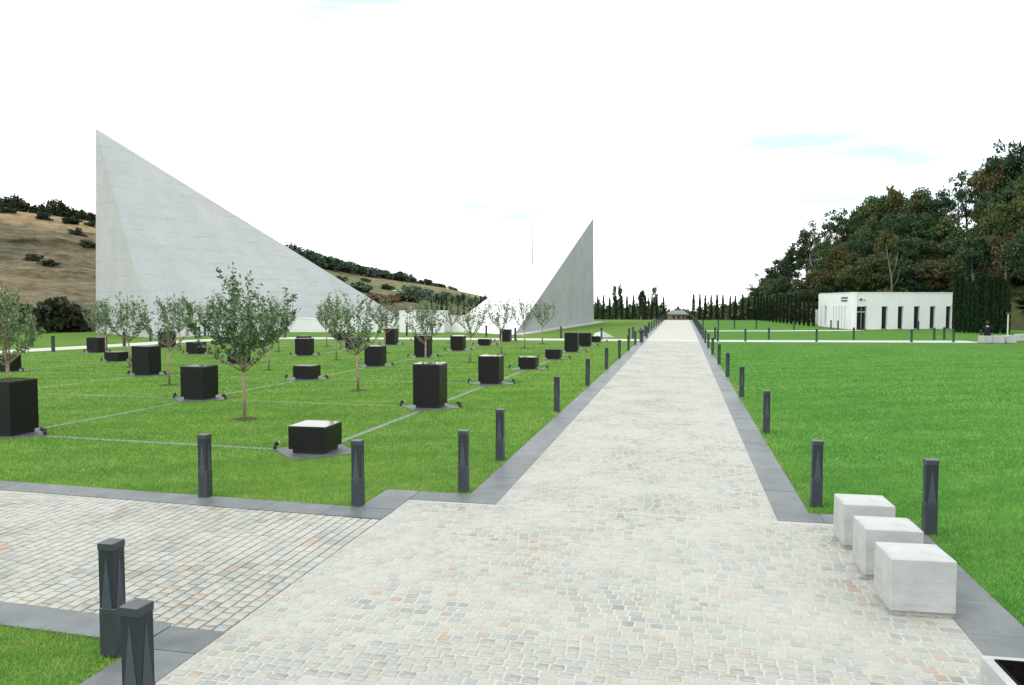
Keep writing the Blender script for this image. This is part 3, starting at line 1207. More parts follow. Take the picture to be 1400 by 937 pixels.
def limbs_mesh(seed, h0, top, rx, rad, nb=7, name='trunk', dead=False):
    r = np.random.RandomState(seed)
    mb = MB()
    bx, by = r.normal(0, .25, 2)
    mid = np.array([bx, by, h0])
    mb.tube([(0, 0, -.4), (bx * .4, by * .4, h0 * .5), mid, (bx * 1.3, by * 1.3, h0 + (top - h0) * .6)], [rad, rad * .8, rad * .65, rad * .2], 7)
    for k in range(nb):
        a = r.uniform(0, 6.28)
        q = r.uniform(.0, .5)
        b = mid + np.array([bx * .3 * q, by * .3 * q, (top - h0) * .6 * q])
        e = b + np.array([math.cos(a) * rx * r.uniform(.5, .95), math.sin(a) * rx * r.uniform(.5, .95), (top - h0) * r.uniform(.25, .55)])
        m_ = (b + e) / 2 + np.array([0, 0, -.1 * rx]) + r.normal(0, .12, 3)
        mb.tube([b, m_, e], [rad * .4, rad * .25, rad * .07], 5)
    return mb.mesh(name, MAT['bark_old'], True)


# ------------------------------------------------------------------ young trees in the garden squares
YT = [young_tree_mesh(11, 3800, 3.42, .92), young_tree_mesh(12, 1400, 3.0, .76), young_tree_mesh(13, 950, 2.95, .66),
      young_tree_mesh(14, 1450, 3.05, .74), young_tree_mesh(15, 700, 2.9, .68), young_tree_mesh(16, 1600, 3.0, .80)]
soil_me = MB().tube([(0, 0, -.05), (0, 0, .004), (0, 0, .020)], [.30, .27, .10], 16).mesh('soil_ring', MAT['soil'])
LINE = ['between first and second block rows', 'between second and third block rows', 'between third and fourth block rows', 'between fourth and last block rows']
TR = {(0, 0): (0, 1.0, 0), (0, 1): (1, .98, 1), (0, 2): (2, .99, 0), (0, 3): (4, .98, 2), (0, 4): (2, .98, 1), (0, 5): (4, 1.0, 4), (0, 6): (2, .95, 3),
      (1, 0): (3, 1.0, 5), (1, 1): (2, 1.0, 2), (1, 2): (5, .98, 1), (1, 3): (3, 1.0, 3), (1, 4): (1, 1.0, 0), (1, 5): (4, .95, 1), (1, 6): (4, 1.0, 2),
      (2, 1): (3, 1.0, 1), (2, 2): (5, 1.0, 2), (2, 3): (3, 1.0, 0), (2, 4): (1, 1.0, 4), (2, 5): (5, .95, 3), (3, 3): (1, .95, 5), (3, 4): (5, 1.0, 2), (4, 4): (2, .95, 1)}
LC = [(.074, .150, .058, 1), (.090, .168, .062, 1), (.068, .140, .062, 1)]
tc = {}
for (i, j), (v, s, rot) in TR.items():
    c = node(i + .5, j + .5)
    if (i, j) == (4, 4):
        c = np.array([-30.1, 35.3])
    tc[i] = tc.get(i, -1) + 1
    ii = min(i, 3)
    dens = {0: 'dense leafy', 1: 'leafy', 2: 'slender', 3: 'bushy', 4: 'thin crowned', 5: 'broad crowned'}[v]
    if (i, j) == (4, 4):
        lab = 'slender young tree behind a granite block at the left corner of the monument'
    elif (i, j) == (1, 0):
        lab = 'bushy young tree behind the tall black block at the left edge'
    else:
        lab = '%s young tree, %s from front %s' % (dens, ORD[tc[i]], LINE[ii])
    t = thing('young_tree', lab, 'young tree', (c[0], c[1], 0), rot * 1.1 + .3, 'young trees planted in the lawn squares')
    t.scale = (s, s, s)
    link('trunk', YT[v][0], None, t)
    cr = link('crown', YT[v][1], None, t)
    cr.color = LC[(i + j) % 3]
    link('soil_ring', soil_me, None, t)

# ------------------------------------------------------------------ the two concrete monuments
def poly_obj(name, polys, mat, parent):
    V, Fc = [], []
    for P in polys:
        Fc.append(tuple(range(len(V), len(V) + len(P))))
        V += [tuple(map(float, p)) for p in P]
    me = bpy.data.meshes.new(name)
    me.from_pydata(V, [], Fc)
    me.materials.append(mat)
    me.update()
    return link(name, me, None, parent)


def up(px_top, py_top, base):
    """height of a point straight above base, measured in the photo"""
    dep = (np.array(base) - np.array([0, 0, CH])) @ _f
    return at(px_top, py_top, dep)[2]


Lp, Np = gd(131, 455), gd(213, 463)
Rp = gd(563, 443.5)
Ap = at(131, 176, float((Lp - np.array([0, 0, CH])) @ _f) + .3)
o = thing('pyramid_monument', 'tall pale concrete monument, blade shaped, rising to a point at its left', 'monument', (Lp[0], Lp[1], 0))
org = np.array([Lp[0], Lp[1], 0])
Bk = Lp + np.array([14., 34., 0])
q = lambda p: p - org
poly_obj('front_face', [[q(Np), q(Rp), q(Ap)]], MAT['monument'], o)
poly_obj('side_face', [[q(Lp), q(Np), q(Ap)]], MAT['monument'], o)
poly_obj('back_face', [[q(Rp), q(Bk), q(Ap)], [q(Bk), q(Lp), q(Ap)]], MAT['monument'], o)
# raised arris along the fold
d_ = q(Ap) - q(Np)
MB().tube([q(Np), q(Np) + d_ * .5, q(Np) + d_ * .985], [.035, .03, .015], 6).obj('arris', MAT['monument'], o)
A2, B2, C2 = gd(703, 458), gd(812, 441.5), gd(608, 452.5)
P2 = at(811.3, 298, float((B2 - np.array([0, 0, CH])) @ _f))
o = thing('pyramid_monument', 'right concrete monument with brightly lit white sloping face and shaded grey upright face', 'monument', (B2[0], B2[1], 0))
org2 = np.array([B2[0], B2[1], 0])
q2 = lambda p: p - org2
poly_obj('lit_face', [[q2(C2), q2(A2), q2(P2)]], MAT['white_wall'], o)  # strong light on the slope put into its whiter base colour
poly_obj('shaded_face', [[q2(A2), q2(B2), q2(P2)]], MAT['monument_shaded'], o)
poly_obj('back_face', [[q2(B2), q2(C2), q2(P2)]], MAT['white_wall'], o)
dv = (B2 - A2) / np.linalg.norm(B2 - A2)
nv = np.array([dv[1], -dv[0], 0])
e1, e2 = A2 - dv * .4, B2 + dv * 1.2
pl = MB().prism([tuple((e1 + nv * .03)[:2] - org2[:2]), tuple((e1 + nv * .9)[:2] - org2[:2]), tuple((e2 + nv * .9)[:2] - org2[:2]), tuple((e2 + nv * .03)[:2] - org2[:2])], -.05, .10)
pl.obj('base_apron', MAT['pale_path'], o)

# low white walls between the monuments
def wall_between(p, q_, h, th, label, slant=0.):
    p, q_ = np.array(p), np.array(q_)
    d = q_ - p
    L = np.linalg.norm(d[:2])
    ang = math.atan2(d[1], d[0])
    t = thing('white_wall', label, 'wall', (p[0], p[1], 0), ang)
    V = [(0, 0, -.05), (L, 0, -.05), (L, 0, h - .06), (slant, 0, h - .06), (0, th, -.05), (L, th, -.05), (L, th, h - .06), (slant, th, h - .06)]
    mb = MB()
    mb.add(V, [(0, 1, 2, 3), (7, 6, 5, 4), (3, 2, 6, 7), (1, 5, 6, 2), (0, 3, 7, 4), (4, 5, 1, 0)])
    mb.obj('wall_body', MAT['white_wall'], t)
    MB().box((slant + (L - slant) / 2, th / 2, h - .029), (L - slant + .04, th + .04, .055)).obj('coping', MAT['white_wall'], t)
    return t


wall_between(gd(395, 454), gd(540, 454.2), 1.14, 1.2, 'low white wall with a slanted end at the foot of the big monument', .75)
wall_between(gd(546, 454.5), gd(607, 454.8), 1.78, 2.0, 'higher white wall block between the two monuments')
wall_between(gd(607.5, 454.2), gd(668, 454.8), 1.40, 1.0, 'lower white wall running into the right monument')
# small concrete wedge by the path
w0, w1 = gd(823.5, 462), gd(841, 461)
t = thing('concrete_wedge', 'small pale concrete wedge on the grass beside a bollard lamp', 'wedge', (w0[0], w0[1], 0), math.atan2(w1[1] - w0[1], w1[0] - w0[0]))
L = float(np.linalg.norm(w1 - w0))
mb = MB()
mb.add([(0, 0, -.04), (L, 0, -.04), (0, 0, .48), (0, .7, -.04), (L, .7, -.04), (0, .7, .30)], [(0, 1, 2), (5, 4, 3), (2, 1, 4, 5), (0, 2, 5, 3), (3, 4, 1, 0)])
mb.obj('wedge_body', MAT['white_wall'], t)
MB().box((L / 2, .35, -.01), (L + .12, .82, .03)).obj('footing', MAT['slate'], t)
# mast behind the right monument
p = at(728, 440, 104)
t = thing('mast', 'slender grey mast rising from behind the white monument face', 'mast', (p[0], p[1], 0))
zt = at(728, 300, 104)[2]
MB().tube([(0, 0, -.3), (0, 0, zt * .5), (0, 0, zt - .9)], [.16, .13, .06], 8).obj('pole', MAT['pale_metal'], t)
MB().tube([(0, 0, zt - .9), (0, 0, zt - .2), (0, 0, zt)], [.055, .04, .01], 8).obj('tip', MAT['pale_metal'], t)

# ------------------------------------------------------------------ the eroded hill on the left
def mk(x0, y0, dep0, x1, y1, dep1):
    return at(x0, y0, dep0) * np.array([1, 1, 0]), at(x1, y1, dep1)


HK = [(np.array([-150., 20, 0]), np.array([-260., 60, 30])),
      (np.array([-95., 42, 0]), np.array([-170., 90, 25])),
      mk(0, 440, 68, 0, 286, 150), mk(66, 440, 70, 66, 294, 152), mk(131, 440, 74, 131, 304, 158),
      mk(250, 440, 105, 250, 331, 190), mk(390, 440, 140, 390, 358, 230), mk(440, 440, 150, 440, 366, 250), mk(500, 440, 160, 500, 377, 280),
      mk(550, 440, 165, 550, 384, 305), mk(606, 440, 172, 606, 393, 335), mk(668, 440, 182, 668, 407, 370), mk(760, 440, 200, 760, 421, 420), mk(850, 440, 225, 850, 432, 470)]
HF = np.array([a for a, b in HK])
HR = np.array([b for a, b in HK])
NK = len(HK) - 1


def terr_noise(x, y, z, f):
    return (np.sin(x * f + 1.3 * np.sin(y * f * .7 + 2)) + np.sin(y * f * 1.3 + 1.7 * np.sin(x * f * .6 + z * f)) + np.sin((x + y) * f * .53 + z * f * 1.9)) / 3


def hill_pt(u, v):
    """u along the hill (0..NK), v from foot (0) to ridge (1)"""
    u = np.asarray(u, float)
    v = np.asarray(v, float)
    k = np.clip(u.astype(int), 0, NK - 1)
    t = (u - k)[..., None]
    f = HF[k] * (1 - t) + HF[k + 1] * t
    r = HR[k] * (1 - t) + HR[k + 1] * t
    p = f + (r - f) * v[..., None]
    steep = np.clip((5.2 - u) / 1.5, 0, 1)
    prof_cliff = np.interp(v, [0, .12, .55, .78, .9, 1], [0, .10, .62, .84, .95, 1])
    prof_soft = v ** .92
    p[..., 2] = r[..., 2] * (prof_cliff * steep + prof_soft * (1 - steep))
    w = np.sin(np.pi * np.clip(v, 0, 1))
    # worn ledges: the beds stand out of the face by different amounts
    zb = p[..., 2] + 1.2 * terr_noise(p[..., 0], p[..., 1], 0 * p[..., 2], .045)
    led = .9 * np.sin(zb * 1.15) + .7 * np.sin(zb * 2.7 + 1.1) + .5 * np.sin(zb * 5.1 + .4 * np.sin(p[..., 0] * .2)) + 1.1 * terr_noise(p[..., 0], p[..., 1], zb * .5, .16)
    o_ = (f - r)[..., :2]
    o_ = o_ / np.linalg.norm(o_, axis=-1, keepdims=True)
    p[..., :2] += o_ * (led * w * steep * .85)[..., None]
    n = terr_noise(p[..., 0], p[..., 1], p[..., 2] * 2, .11) * 1.0 + terr_noise(p[..., 0], p[..., 1], p[..., 2] * 4, .37) * .6 + terr_noise(p[..., 0], p[..., 1], p[..., 2] * 6, .9) * .25
    p[..., 2] += n * w * .75
    return p


U = np.linspace(0, NK, 270)
V_ = np.concatenate([[-.04], np.linspace(0, 1, 150)])
UU, VV = np.meshgrid(U, V_, indexing='ij')
HP = hill_pt(UU, np.clip(VV, 0, 1))
HP[:, 0, 2] = -1.5
back = HP[:, -1:, :].copy()
bdir = HP[:, -1] - HP[:, 1]
bdir[:, 2] = 0
bdir /= np.linalg.norm(bdir, axis=1, keepdims=True)
backs = []
for dd, fz in ((12, 1.0), (40, .99), (90, .93), (180, .6), (320, -.3)):
    b = back[:, 0] + bdir * dd
    b[:, 2] = back[:, 0, 2] * fz - dd * .02
    backs.append(b[:, None])
HP = np.concatenate([HP] + backs, 1)
me = grid_mesh(HP, MAT['hill'], 'hillside')
ca = me.color_attributes.new('cover', 'FLOAT_COLOR', 'POINT')
vv = np.concatenate([VV, np.full((len(U), 5), 1.2)], 1)
uu = np.concatenate([UU, np.repeat(U[:, None], 5, 1)], 1)
tanm = np.clip((vv - .66 + .04 * np.sin(uu * 9)) / .06, 0, 1) * np.clip((5.6 - uu) / .8, 0, 1) + .30 * np.clip((uu - 5.5) / 1., 0, 1) * np.clip((vv - .5) / .3, 0, 1)
grnm = np.clip((uu - 4.8) / 1.2, 0, 1) * (.42 + .40 * np.exp(-((vv - .62) / .20) ** 2)) + .22 * (1 - np.clip((uu - 4.8) / 1.2, 0, 1)) * (1 - tanm)
cc = np.stack([np.clip(tanm, 0, 1), grnm, grnm * 0, grnm * 0 + 1], -1).reshape(-1, 4)
ca.data.foreach_set('color', cc.astype(np.float32).ravel())
tag(link('hillside', me), kind='structure')

# ridge and slope trees and shrubs
BUSH = [crown_mesh(100 + k, 1., .8 + .15 * (k % 3), 26, 46, .26, .4, rl=(.25, .45)) for k in range(5)]
BTR = [limbs_mesh(140 + k, .25, 1.1, .7, .07, 6) for k in range(3)]


def bush(name, label, cat, p, rx, rz, color, group, k, sink=.2):
    t = thing(name, label, cat, tuple(p), rnd.uniform(0, 6.28), group)
    t.scale = (rx, rx, rz)
    link('trunk', BTR[k % 3], None, t)
    c = link('crown', BUSH[k % 5], None, t, (0, 0, .85))
    c.color = (*color, 1)
    return t


DKG = (.026, .042, .022)
HAZE_G = (.070, .120, .088)  # lighter bluish green, with the distance haze put into the leaf colour
kk = 0
ridge_spec = []
for px, w, h in [(-12, 1.6, 2.2), (3, 1.4, 2.6), (16, 2.0, 3.2), (34, 2.1, 2.9), (50, 1.7, 2.0), (62, 1.5, 2.2), (72, 1.9, 3.4), (82, 1.5, 3.0), (91, 1.6, 2.8), (101, 1.9, 2.6), (112, 1.8, 2.4), (122, 1.8, 2.2), (130, 1.5, 1.6)]:
    u = float(np.interp(px, [-12, 0, 66, 131], [1.9, 2, 3, 4]))
    ridge_spec.append((u, 1.0, w, h))
names = ['leftmost', 'next to leftmost']
for n_, (u, v, w, h) in enumerate(ridge_spec):
    p = hill_pt(np.array(u), np.array(v))
    bush('hilltop_tree', 'dark green tree on top of the brown cliff, %s from the left edge' % ORD[n_], 'tree', p - np.array([0, 0, .75]), w, h * .62, DKG if n_ % 2 else (.032, .050, .030), 'trees along the cliff top', kk)
    kk += 1
# belt of trees along the far ridge: one wood seen as a band, each tree its own
nb_ = 40
for n_ in range(nb_):
    u = 5.6 + (10.25 - 5.6) * n_ / (nb_ - 1) + rnd.uniform(-.04, .04)
    p = hill_pt(np.array(u), np.array(.985 + rnd.uniform(-.02, .015)))
    sc_ = float(np.interp(u, [5.6, 6, 9, 10.25], [3.7, 3.5, 2.5, 1.1])) * rnd.uniform(.82, 1.2)
    bush('ridge_tree', 'hazy bluish dark green tree in the belt along the far ridge behind the big monument', 'tree', p - np.array([0, 0, .4]), sc_ * 1.05, sc_ * .74, HAZE_G if n_ % 3 else (.030, .050, .032), 'belt of trees along the far ridge', kk)
    kk += 1
# big dark bushes at the foot of the cliff
for n_, (px, py, dep, w, h, lab) in enumerate([(66, 452, 64, 1.75, 1.85, 'large dark round bush at the cliff foot left of the big monument'),
                                             (100, 453, 65, 1.55, 1.35, 'dark bush right of the large one at the cliff foot'),
                                             (38, 452, 66, 1.4, 1.2, 'olive bush at the cliff foot behind the leftmost young tree'),
                                             (88, 452, 67, 1.5, 1.5, 'dark bush between the two largest at the cliff foot'),
                                             (8, 452, 67, 1.7, 1.5, 'green bush at the cliff foot at the left edge of the photo'),
                                             (122, 453, 68, .7, .75, 'small olive bush beside the left corner of the big monument')]):
    p = at(px, 440, dep)
    bush('cliff_bush', lab, 'bush', (p[0], p[1], -.1), w, h, [(.036, .048, .026), (.044, .048, .028), (.080, .10, .036), (.040, .050, .028), (.06, .085, .032), (.08, .085, .04)][n_], 'bushes at the cliff foot', kk + n_)
# scattered scrub on the slopes
sn = 0
for u, v, w, c_ in [(2.15, .84, 2.6, DKG), (2.9, .82, 3.0, DKG), (3.45, .80, 3.2, DKG), (3.9, .83, 2.0, DKG), (3.6, .60, 2.4, (.05, .06, .03)), (3.85, .52, 2.6, (.05, .065, .03)), (2.7, .36, 2.6, (.05, .06, .032)), (3.0, .33, 2.0, (.05, .06, .032)),
                    (7.9, .35, 4.5, HAZE_G), (8.6, .50, 3.2, (.05, .075, .04)), (9.3, .40, 6.0, HAZE_G), (9.6, .30, 5.0, HAZE_G), (9.1, .22, 4.5, (.05, .075, .045)), (10.0, .45, 3.2, HAZE_G), (10.4, .5, 3.0, HAZE_G), (10.7, .4, 3.2, HAZE_G),
                    (8.2, .2, 3.0, (.14, .085, .045)), (8.45, .15, 3.4, (.15, .085, .048)), (8.7, .2, 2.8, (.11, .085, .045)), (7.4, .6, 2.6, (.05, .08, .04)), (8.0, .72, 2.4, (.05, .08, .04)), (9.9, .2, 4.0, HAZE_G), (10.2, .2, 4.2, (.05, .08, .05)), (10.6, .15, 4.2, HAZE_G), (10.9, .25, 4.5, HAZE_G), (11.1, .5, 4.0, HAZE_G)]:
    p = hill_pt(np.array(u), np.array(v))
    if u < 5:
        lab, g_ = ['dark scrub patch high on the cliff near the left edge', 'long dark scrub patch under the tan band of the cliff', 'dark scrub patch under the right part of the cliff trees', 'dark scrub patch high on the cliff beside the monument edge', 'olive scrub patch halfway up the cliff, right side', 'olive scrub patch halfway up beside the monument edge', 'dark scrub patch low on the middle of the cliff', 'dark scrub patch above the round bushes'][sn], 'scrub patches on the cliff'
        sn += 1
    elif c_[0] > .1:
        lab, g_ = 'rusty orange shrub on the slope above the white wall', 'rusty shrubs on the slope'
    else:
        lab, g_ = 'hazy bluish green shrub scattered on the far grassy slope', 'shrubs on the far slope'
    bush('shrub', lab, 'shrub', p - np.array([0, 0, w * .16]), w * (.5 if u < 5 else .75), w * (.34 if u < 5 else .42), c_, g_, kk)
    kk += 1
# pale bare outcrop on the far slope
p = hill_pt(np.array(9.0), np.array(.45))
t = thing('outcrop', 'pale sandy outcrop on the green slope between the monuments', 'outcrop', tuple(p), .4)
rr = np.random.RandomState(5)
mb = MB()
for k in range(7):
    a = rr.uniform(-5, 5), rr.uniform(-1, 1)
    mb.box((a[0], a[1], .2), (rr.uniform(2, 4), rr.uniform(1.2, 2), rr.uniform(.8, 1.7)), rr.uniform(-.4, .4), ch=.3)
mb.obj('rock', simple('pale_sandstone', (.50, .42, .28), .9, .1, var=.2, scale=.6), t)

# a bird above the cliff
p = at(83.5, 256.5, 70)
t = thing('bird', 'tiny bird in the sky above the left hilltop trees', 'bird', tuple(p), R(40))
me = MB().tube([(0, -.16, 0), (0, -.08, .01), (0, .02, .01), (0, .10, .02), (0, .15, .025), (0, .19, .02)], [.008, .035, .05, .035, .028, .004], 8).mesh('body', MAT['black'], True)
link('body', me, None, t)
for s in (-1, 1):
    V = [(0, .06, .03), (0, -.05, .03), (s * .16, -.04, .10), (s * .16, .08, .10), (s * .36, -.06, .06), (s * .34, .0, .06)]
    V += [(x_, y_, z_ - .008) for x_, y_, z_ in V]
    mb = MB()
    mb.add(V, [(0, 1, 2, 3), (3, 2, 4, 5), (9, 8, 7, 6), (11, 10, 8, 9), (0, 3, 9, 6), (3, 5, 11, 9), (5, 4, 10, 11), (4, 2, 8, 10), (2, 1, 7, 8)])
    mb.obj('wing', MAT['black'], t)

# ------------------------------------------------------------------ wooded hill on the right
FK = [(np.array([90., 5, 0]), np.array([130., 20, 20.])), (np.array([58., 38, 0]), np.array([92., 58, 16.])), (at(1400, 440, 62) * np.array([1, 1, 0]) + np.array([2.5, 3, 0]), at(1400, 326, 104)), (at(1305, 440, 86) * np.array([1, 1, 0]), at(1305, 343, 112)),
      (at(1200, 440, 88) * np.array([1, 1, 0]), at(1200, 360, 122)), (at(1120, 440, 92) * np.array([1, 1, 0]), at(1100, 389, 138)),
      (at(1060, 440, 104) * np.array([1, 1, 0]), at(1050, 414, 150)), (at(1020, 440, 118) * np.array([1, 1, 0]), at(1015, 432, 165))]
WF = np.array([a for a, b in FK])
WR = np.array([b for a, b in FK])


def wood_pt(u, v):
    u = np.asarray(u, float)
    v = np.asarray(v, float)
    k = np.clip(u.astype(int), 0, len(FK) - 2)
    t = (u - k)[..., None]
    f = WF[k] * (1 - t) + WF[k + 1] * t
    r = WR[k] * (1 - t) + WR[k + 1] * t
    p = f + (r - f) * v[..., None]
    p[..., 2] = r[..., 2] * (np.clip(v, 0, 1) ** .8) + .35 * np.sin(np.pi * np.clip(v, 0, 1)) * terr_noise(p[..., 0], p[..., 1], 0, .5)
    return p


U2 = np.linspace(0, len(FK) - 1, 90)
V2 = np.linspace(0, 1, 24)
UU, VV = np.meshgrid(U2, V2, indexing='ij')
WP = wood_pt(UU, VV)
WP[:, 0, 2] = -.6
bk = []
bd = WP[:, -1] - WP[:, 0]
bd[:, 2] = 0
bd /= np.linalg.norm(bd, axis=1, keepdims=True)
for dd, fz in ((15, 1.), (60, .8), (150, .2), (300, -.8)):
    b = WP[:, -1] + bd * dd
    b[:, 2] = WP[:, -1, 2] * fz - dd * .02
    bk.append(b[:, None])
WP = np.concatenate([WP] + bk, 1)
tag(link('wooded_slope', grid_mesh(WP, MAT['forest_floor'], 'wooded_slope')), kind='structure')

BIG = [crown_mesh(200 + k, 1., .95, 58, 100, .092, .35, rl=(.16, .34)) for k in range(6)]
OPEN = [crown_mesh(230 + k, 1., .95, 40, 58, .075, .3, rl=(.12, .26)) for k in range(4)]
LIMB = [limbs_mesh(260 + k, 1.0, 3.0, .8, .085, 8) for k in range(5)]
SIL = ([1015, 1030, 1046, 1062, 1080, 1097, 1108, 1125, 1150, 1162, 1188, 1199, 1244, 1262, 1276, 1308, 1340, 1353, 1382, 1400, 1450, 1520],
       [418, 404, 373, 361, 351, 330, 306, 291, 293, 285, 266, 262, 260, 262, 260, 236, 231, 215, 203, 187, 175, 165])
GREENS = [(.031, .068, .028), (.044, .084, .030), (.060, .094, .030), (.028, .062, .032), (.062, .088, .030), (.046, .100, .038)]
RUST = [(.078, .074, .025), (.066, .068, .025), (.080, .090, .030)]
WSEEN = {}


def forest_tree(u, v, ztop, w, color, k, label, open_=False):
    WSEEN[label] = WSEEN.get(label, 0) + 1
    if WSEEN[label] > 1:
        label = ('right hand ' if WSEEN[label] == 2 else 'rightmost ') + label
    p = wood_pt(np.array(u), np.array(v))
    h = max(3.0, ztop - p[2])
    t = thing('forest_tree', label, 'tree', (p[0], p[1], p[2] - .1), rnd.uniform(0, 6.28), 'trees of the wood on the right hill')
    base = h * (.34 if open_ else .22)
    ry = (h - base) / 2
    lm = link('trunk', LIMB[k % 5], None, t)
    lm.scale = (w, w, h / 3.4)
    c = link('crown', (OPEN[k % 4] if open_ else BIG[k % 6]), None, t, (0, 0, base + ry))
    c.scale = (w, w, ry / .95)
    c.color = (*color, 1)
    return t


def wx(px):
    """position along the wood for a viewing direction"""
    return float(np.interp(px, [1015, 1050, 1100, 1200, 1305, 1400, 1480, 1560], [7, 6, 5, 4, 3, 2, 1.2, .6]))


def ztop_for(p, px, py):
    dep = (p - np.array([0, 0, CH])) @ _f
    return at(px, py, dep)[2]


k = 0
POSW = [(1034, 'at its far left end'), (1060, 'near its low left end'), (1092, 'left of the pavilion'), (1125, 'above the pavilion left end'), (1165, 'above the pavilion angled wall'),
        (1205, 'above the pavilion entrance'), (1245, 'above the pavilion middle'), (1285, 'above the pavilion right end'), (1330, 'above the cypress hedge'), (1372, 'above the distant concrete blocks'), (1420, 'at the right edge of the photo'), (1600, 'beyond the right edge')]


def where_w(px):
    for lim, tx in POSW:
        if px < lim + 18:
            return tx
    return POSW[-1][1]


# skyline row
sky_row = [(1022, 0), (1036, 0), (1050, 0), (1066, 0), (1084, 0), (1102, 0), (1118, 1), (1140, 1), (1164, 0), (1186, 0), (1206, 0), (1228, 2), (1250, 3), (1270, 0), (1290, 1), (1310, 1), (1330, 1), (1350, 2), (1368, 3), (1386, 0), (1402, 0), (1424, 0), (1450, 0)]
for px, ty in sky_row:
    u = wx(px)
    p = wood_pt(np.array(u), np.array(.9))
    dep = (p - np.array([0, 0, CH])) @ _f
    py = float(np.interp(px, *SIL)) + rnd.uniform(-9, 1) - float(np.interp(px, [1330, 1400], [0, 8]))
    zt = ztop_for(p, px, py)
    w = float(np.interp(px, [1020, 1100, 1400], [2.3, 2.8, 3.3])) * rnd.uniform(.9, 1.15)
    if ty == 1:
        cl, ds = (.052, .084, .052), 'open grey green tree on skyline'
    elif ty == 2:
        cl, ds = RUST[k % 3], 'rusty autumn tree on skyline'
    elif ty == 3:
        cl, ds = (.085, .070, .022), 'olive brown tree on skyline'
    else:
        cl, ds = GREENS[k % 4], 'dark green tree on skyline'
    forest_tree(u, .9, zt, w, cl, k, ds + ' ' + where_w(px), ty == 1)
    k += 1
for row, (v, off, step, ofs) in enumerate([(.66, 26, 20, 6), (.42, 52, 19, 14), (.18, 78, 21, 2)]):
    px = 1024 + ofs
    while px < 1440:
        u = wx(px) + rnd.uniform(-.06, .06)
        p = wood_pt(np.array(u), np.array(v))
        py = float(np.interp(px, *SIL))
        py = min(py + off * float(np.interp(px, [1024, 1150, 1400], [.35, 1, 1.35])) + rnd.uniform(-10, 12), 424)
        hole = (1294 < px < 1314 and row < 2) or (row == 0 and 1086 < px < 1128) or (row == 0 and 1324 < px < 1356)
        if not hole:
            zt = ztop_for(p, px, py)
            rust = rnd.random() < (.16 if 1110 < px < 1290 or px > 1345 else .08)
            cl = RUST[rnd.randrange(3)] if rust else GREENS[rnd.randrange(6)]
            ds = ('rusty brown tree' if rust else 'dark green tree') + [' high in the wood ', ' halfway up the wood ', ' low in the wood '][row]
            forest_tree(u, v, zt, float(np.interp(px, [1024, 1400], [1.9, 2.7])) * rnd.uniform(.85, 1.2), cl, k, ds + where_w(px))
        k += 1
        px += step * rnd.uniform(.85, 1.15)
# undergrowth
for n_ in range(34):
    u = 1.4 + 5.2 * n_ / 33 + rnd.uniform(-.05, .05)
    v = rnd.choice([.05, .12, .3])
    p = wood_pt(np.array(u), np.array(v))
    bush('undergrowth', 'low dark undergrowth bush on the ground of the wood', 'bush', p - np.array([0, 0, .2]), rnd.uniform(1.6, 2.4), rnd.uniform(.9, 1.5), rnd.choice([(.028, .040, .016), (.04, .052, .018), (.05, .058, .02)]), 'undergrowth of the wood', n_)
# bare pale trunk seen above the building
p = wood_pt(np.array(3.82), np.array(.05))
t = thing('bare_tree', 'pale forked bare trunk standing in front of the dark wood above the building', 'tree', (p[0], p[1], 0))
MB().tube([(0, 0, -.2), (.05, 0, 3), (-.1, 0, 5.4), (-.5, .1, 7.6), (-.7, .1, 9.0)], [.13, .11, .09, .055, .02], 7).obj('trunk', MAT['bark_old'], t, smooth=True)
MB().tube([(-.1, 0, 5.2), (.35, .1, 6.6), (.55, .1, 8.2)], [.08, .06, .02], 6).tube([(.02, 0, 3.9), (.6, 0, 5.2), (.8, .1, 6.4)], [.06, .04, .015], 6).tube([(-.4, .1, 7.2), (-1.0, 0, 8.3)], [.04, .012], 5).obj('branch', MAT['bark_old'], t, smooth=True)

# ------------------------------------------------------------------ cypresses
def cypress_mesh(seed, H=1., R0=.1, n=900, leaf=.045):
    r = np.random.RandomState(seed)
    z = r.uniform(.0, 1, n)
    prof = np.interp(z, [0, .06, .3, .7, .92, 1], [.55, .85, 1, .72, .3, .03]) * R0
    a = r.uniform(0, 6.28, n)
    rr = prof * r.uniform(.55, 1.05, n) * (1 + .18 * np.sin(3 * a + z * 17))
    P = np.stack([np.cos(a) * rr, np.sin(a) * rr, z], -1)
    d = np.stack([np.cos(a) * .35, np.sin(a) * .35, np.ones(n)], -1) + r.normal(0, .25, (n, 3))
    d /= np.linalg.norm(d, axis=1, keepdims=True)
    s = np.stack([-np.sin(a), np.cos(a), np.zeros(n)], -1) + r.normal(0, .4, (n, 3))
    L = leaf * r.uniform(.7, 1.4, n)[:, None]
    w = .012 * r.uniform(.6, 1.4, n)[:, None]
    V = np.stack([P - s * w, P + s * w, P + d * L + s * w * .3, P + d * L - s * w * .3], 1).reshape(-1, 3)
    return fast_mesh('foliage', V, 4, MAT['leaf'])


CY = [cypress_mesh(300 + k, R0=.052 + .006 * k) for k in range(4)]
CYH = [cypress_mesh(320 + k, R0=.043, n=1500, leaf=.035) for k in range(3)]
cyt = MB().tube([(0, 0, -.05), (0, 0, .12)], [.014, .012], 6).mesh('trunk', MAT['bark_old'])


def cypress(p, h, label, group, k, color=(.020, .036, .020), hedge=False):
    t = thing('cypress', label, 'cypress', (p[0], p[1], p[2]), rnd.uniform(0, 6.28), group)
    f = 1. if not hedge else 1.
    t.scale = (h * f, h * f, h)
    link('trunk', cyt, None, t)
    c = link('foliage', (CYH[k % 3] if hedge else CY[k % 4]), None, t)
    c.color = (*color, 1)
    return t


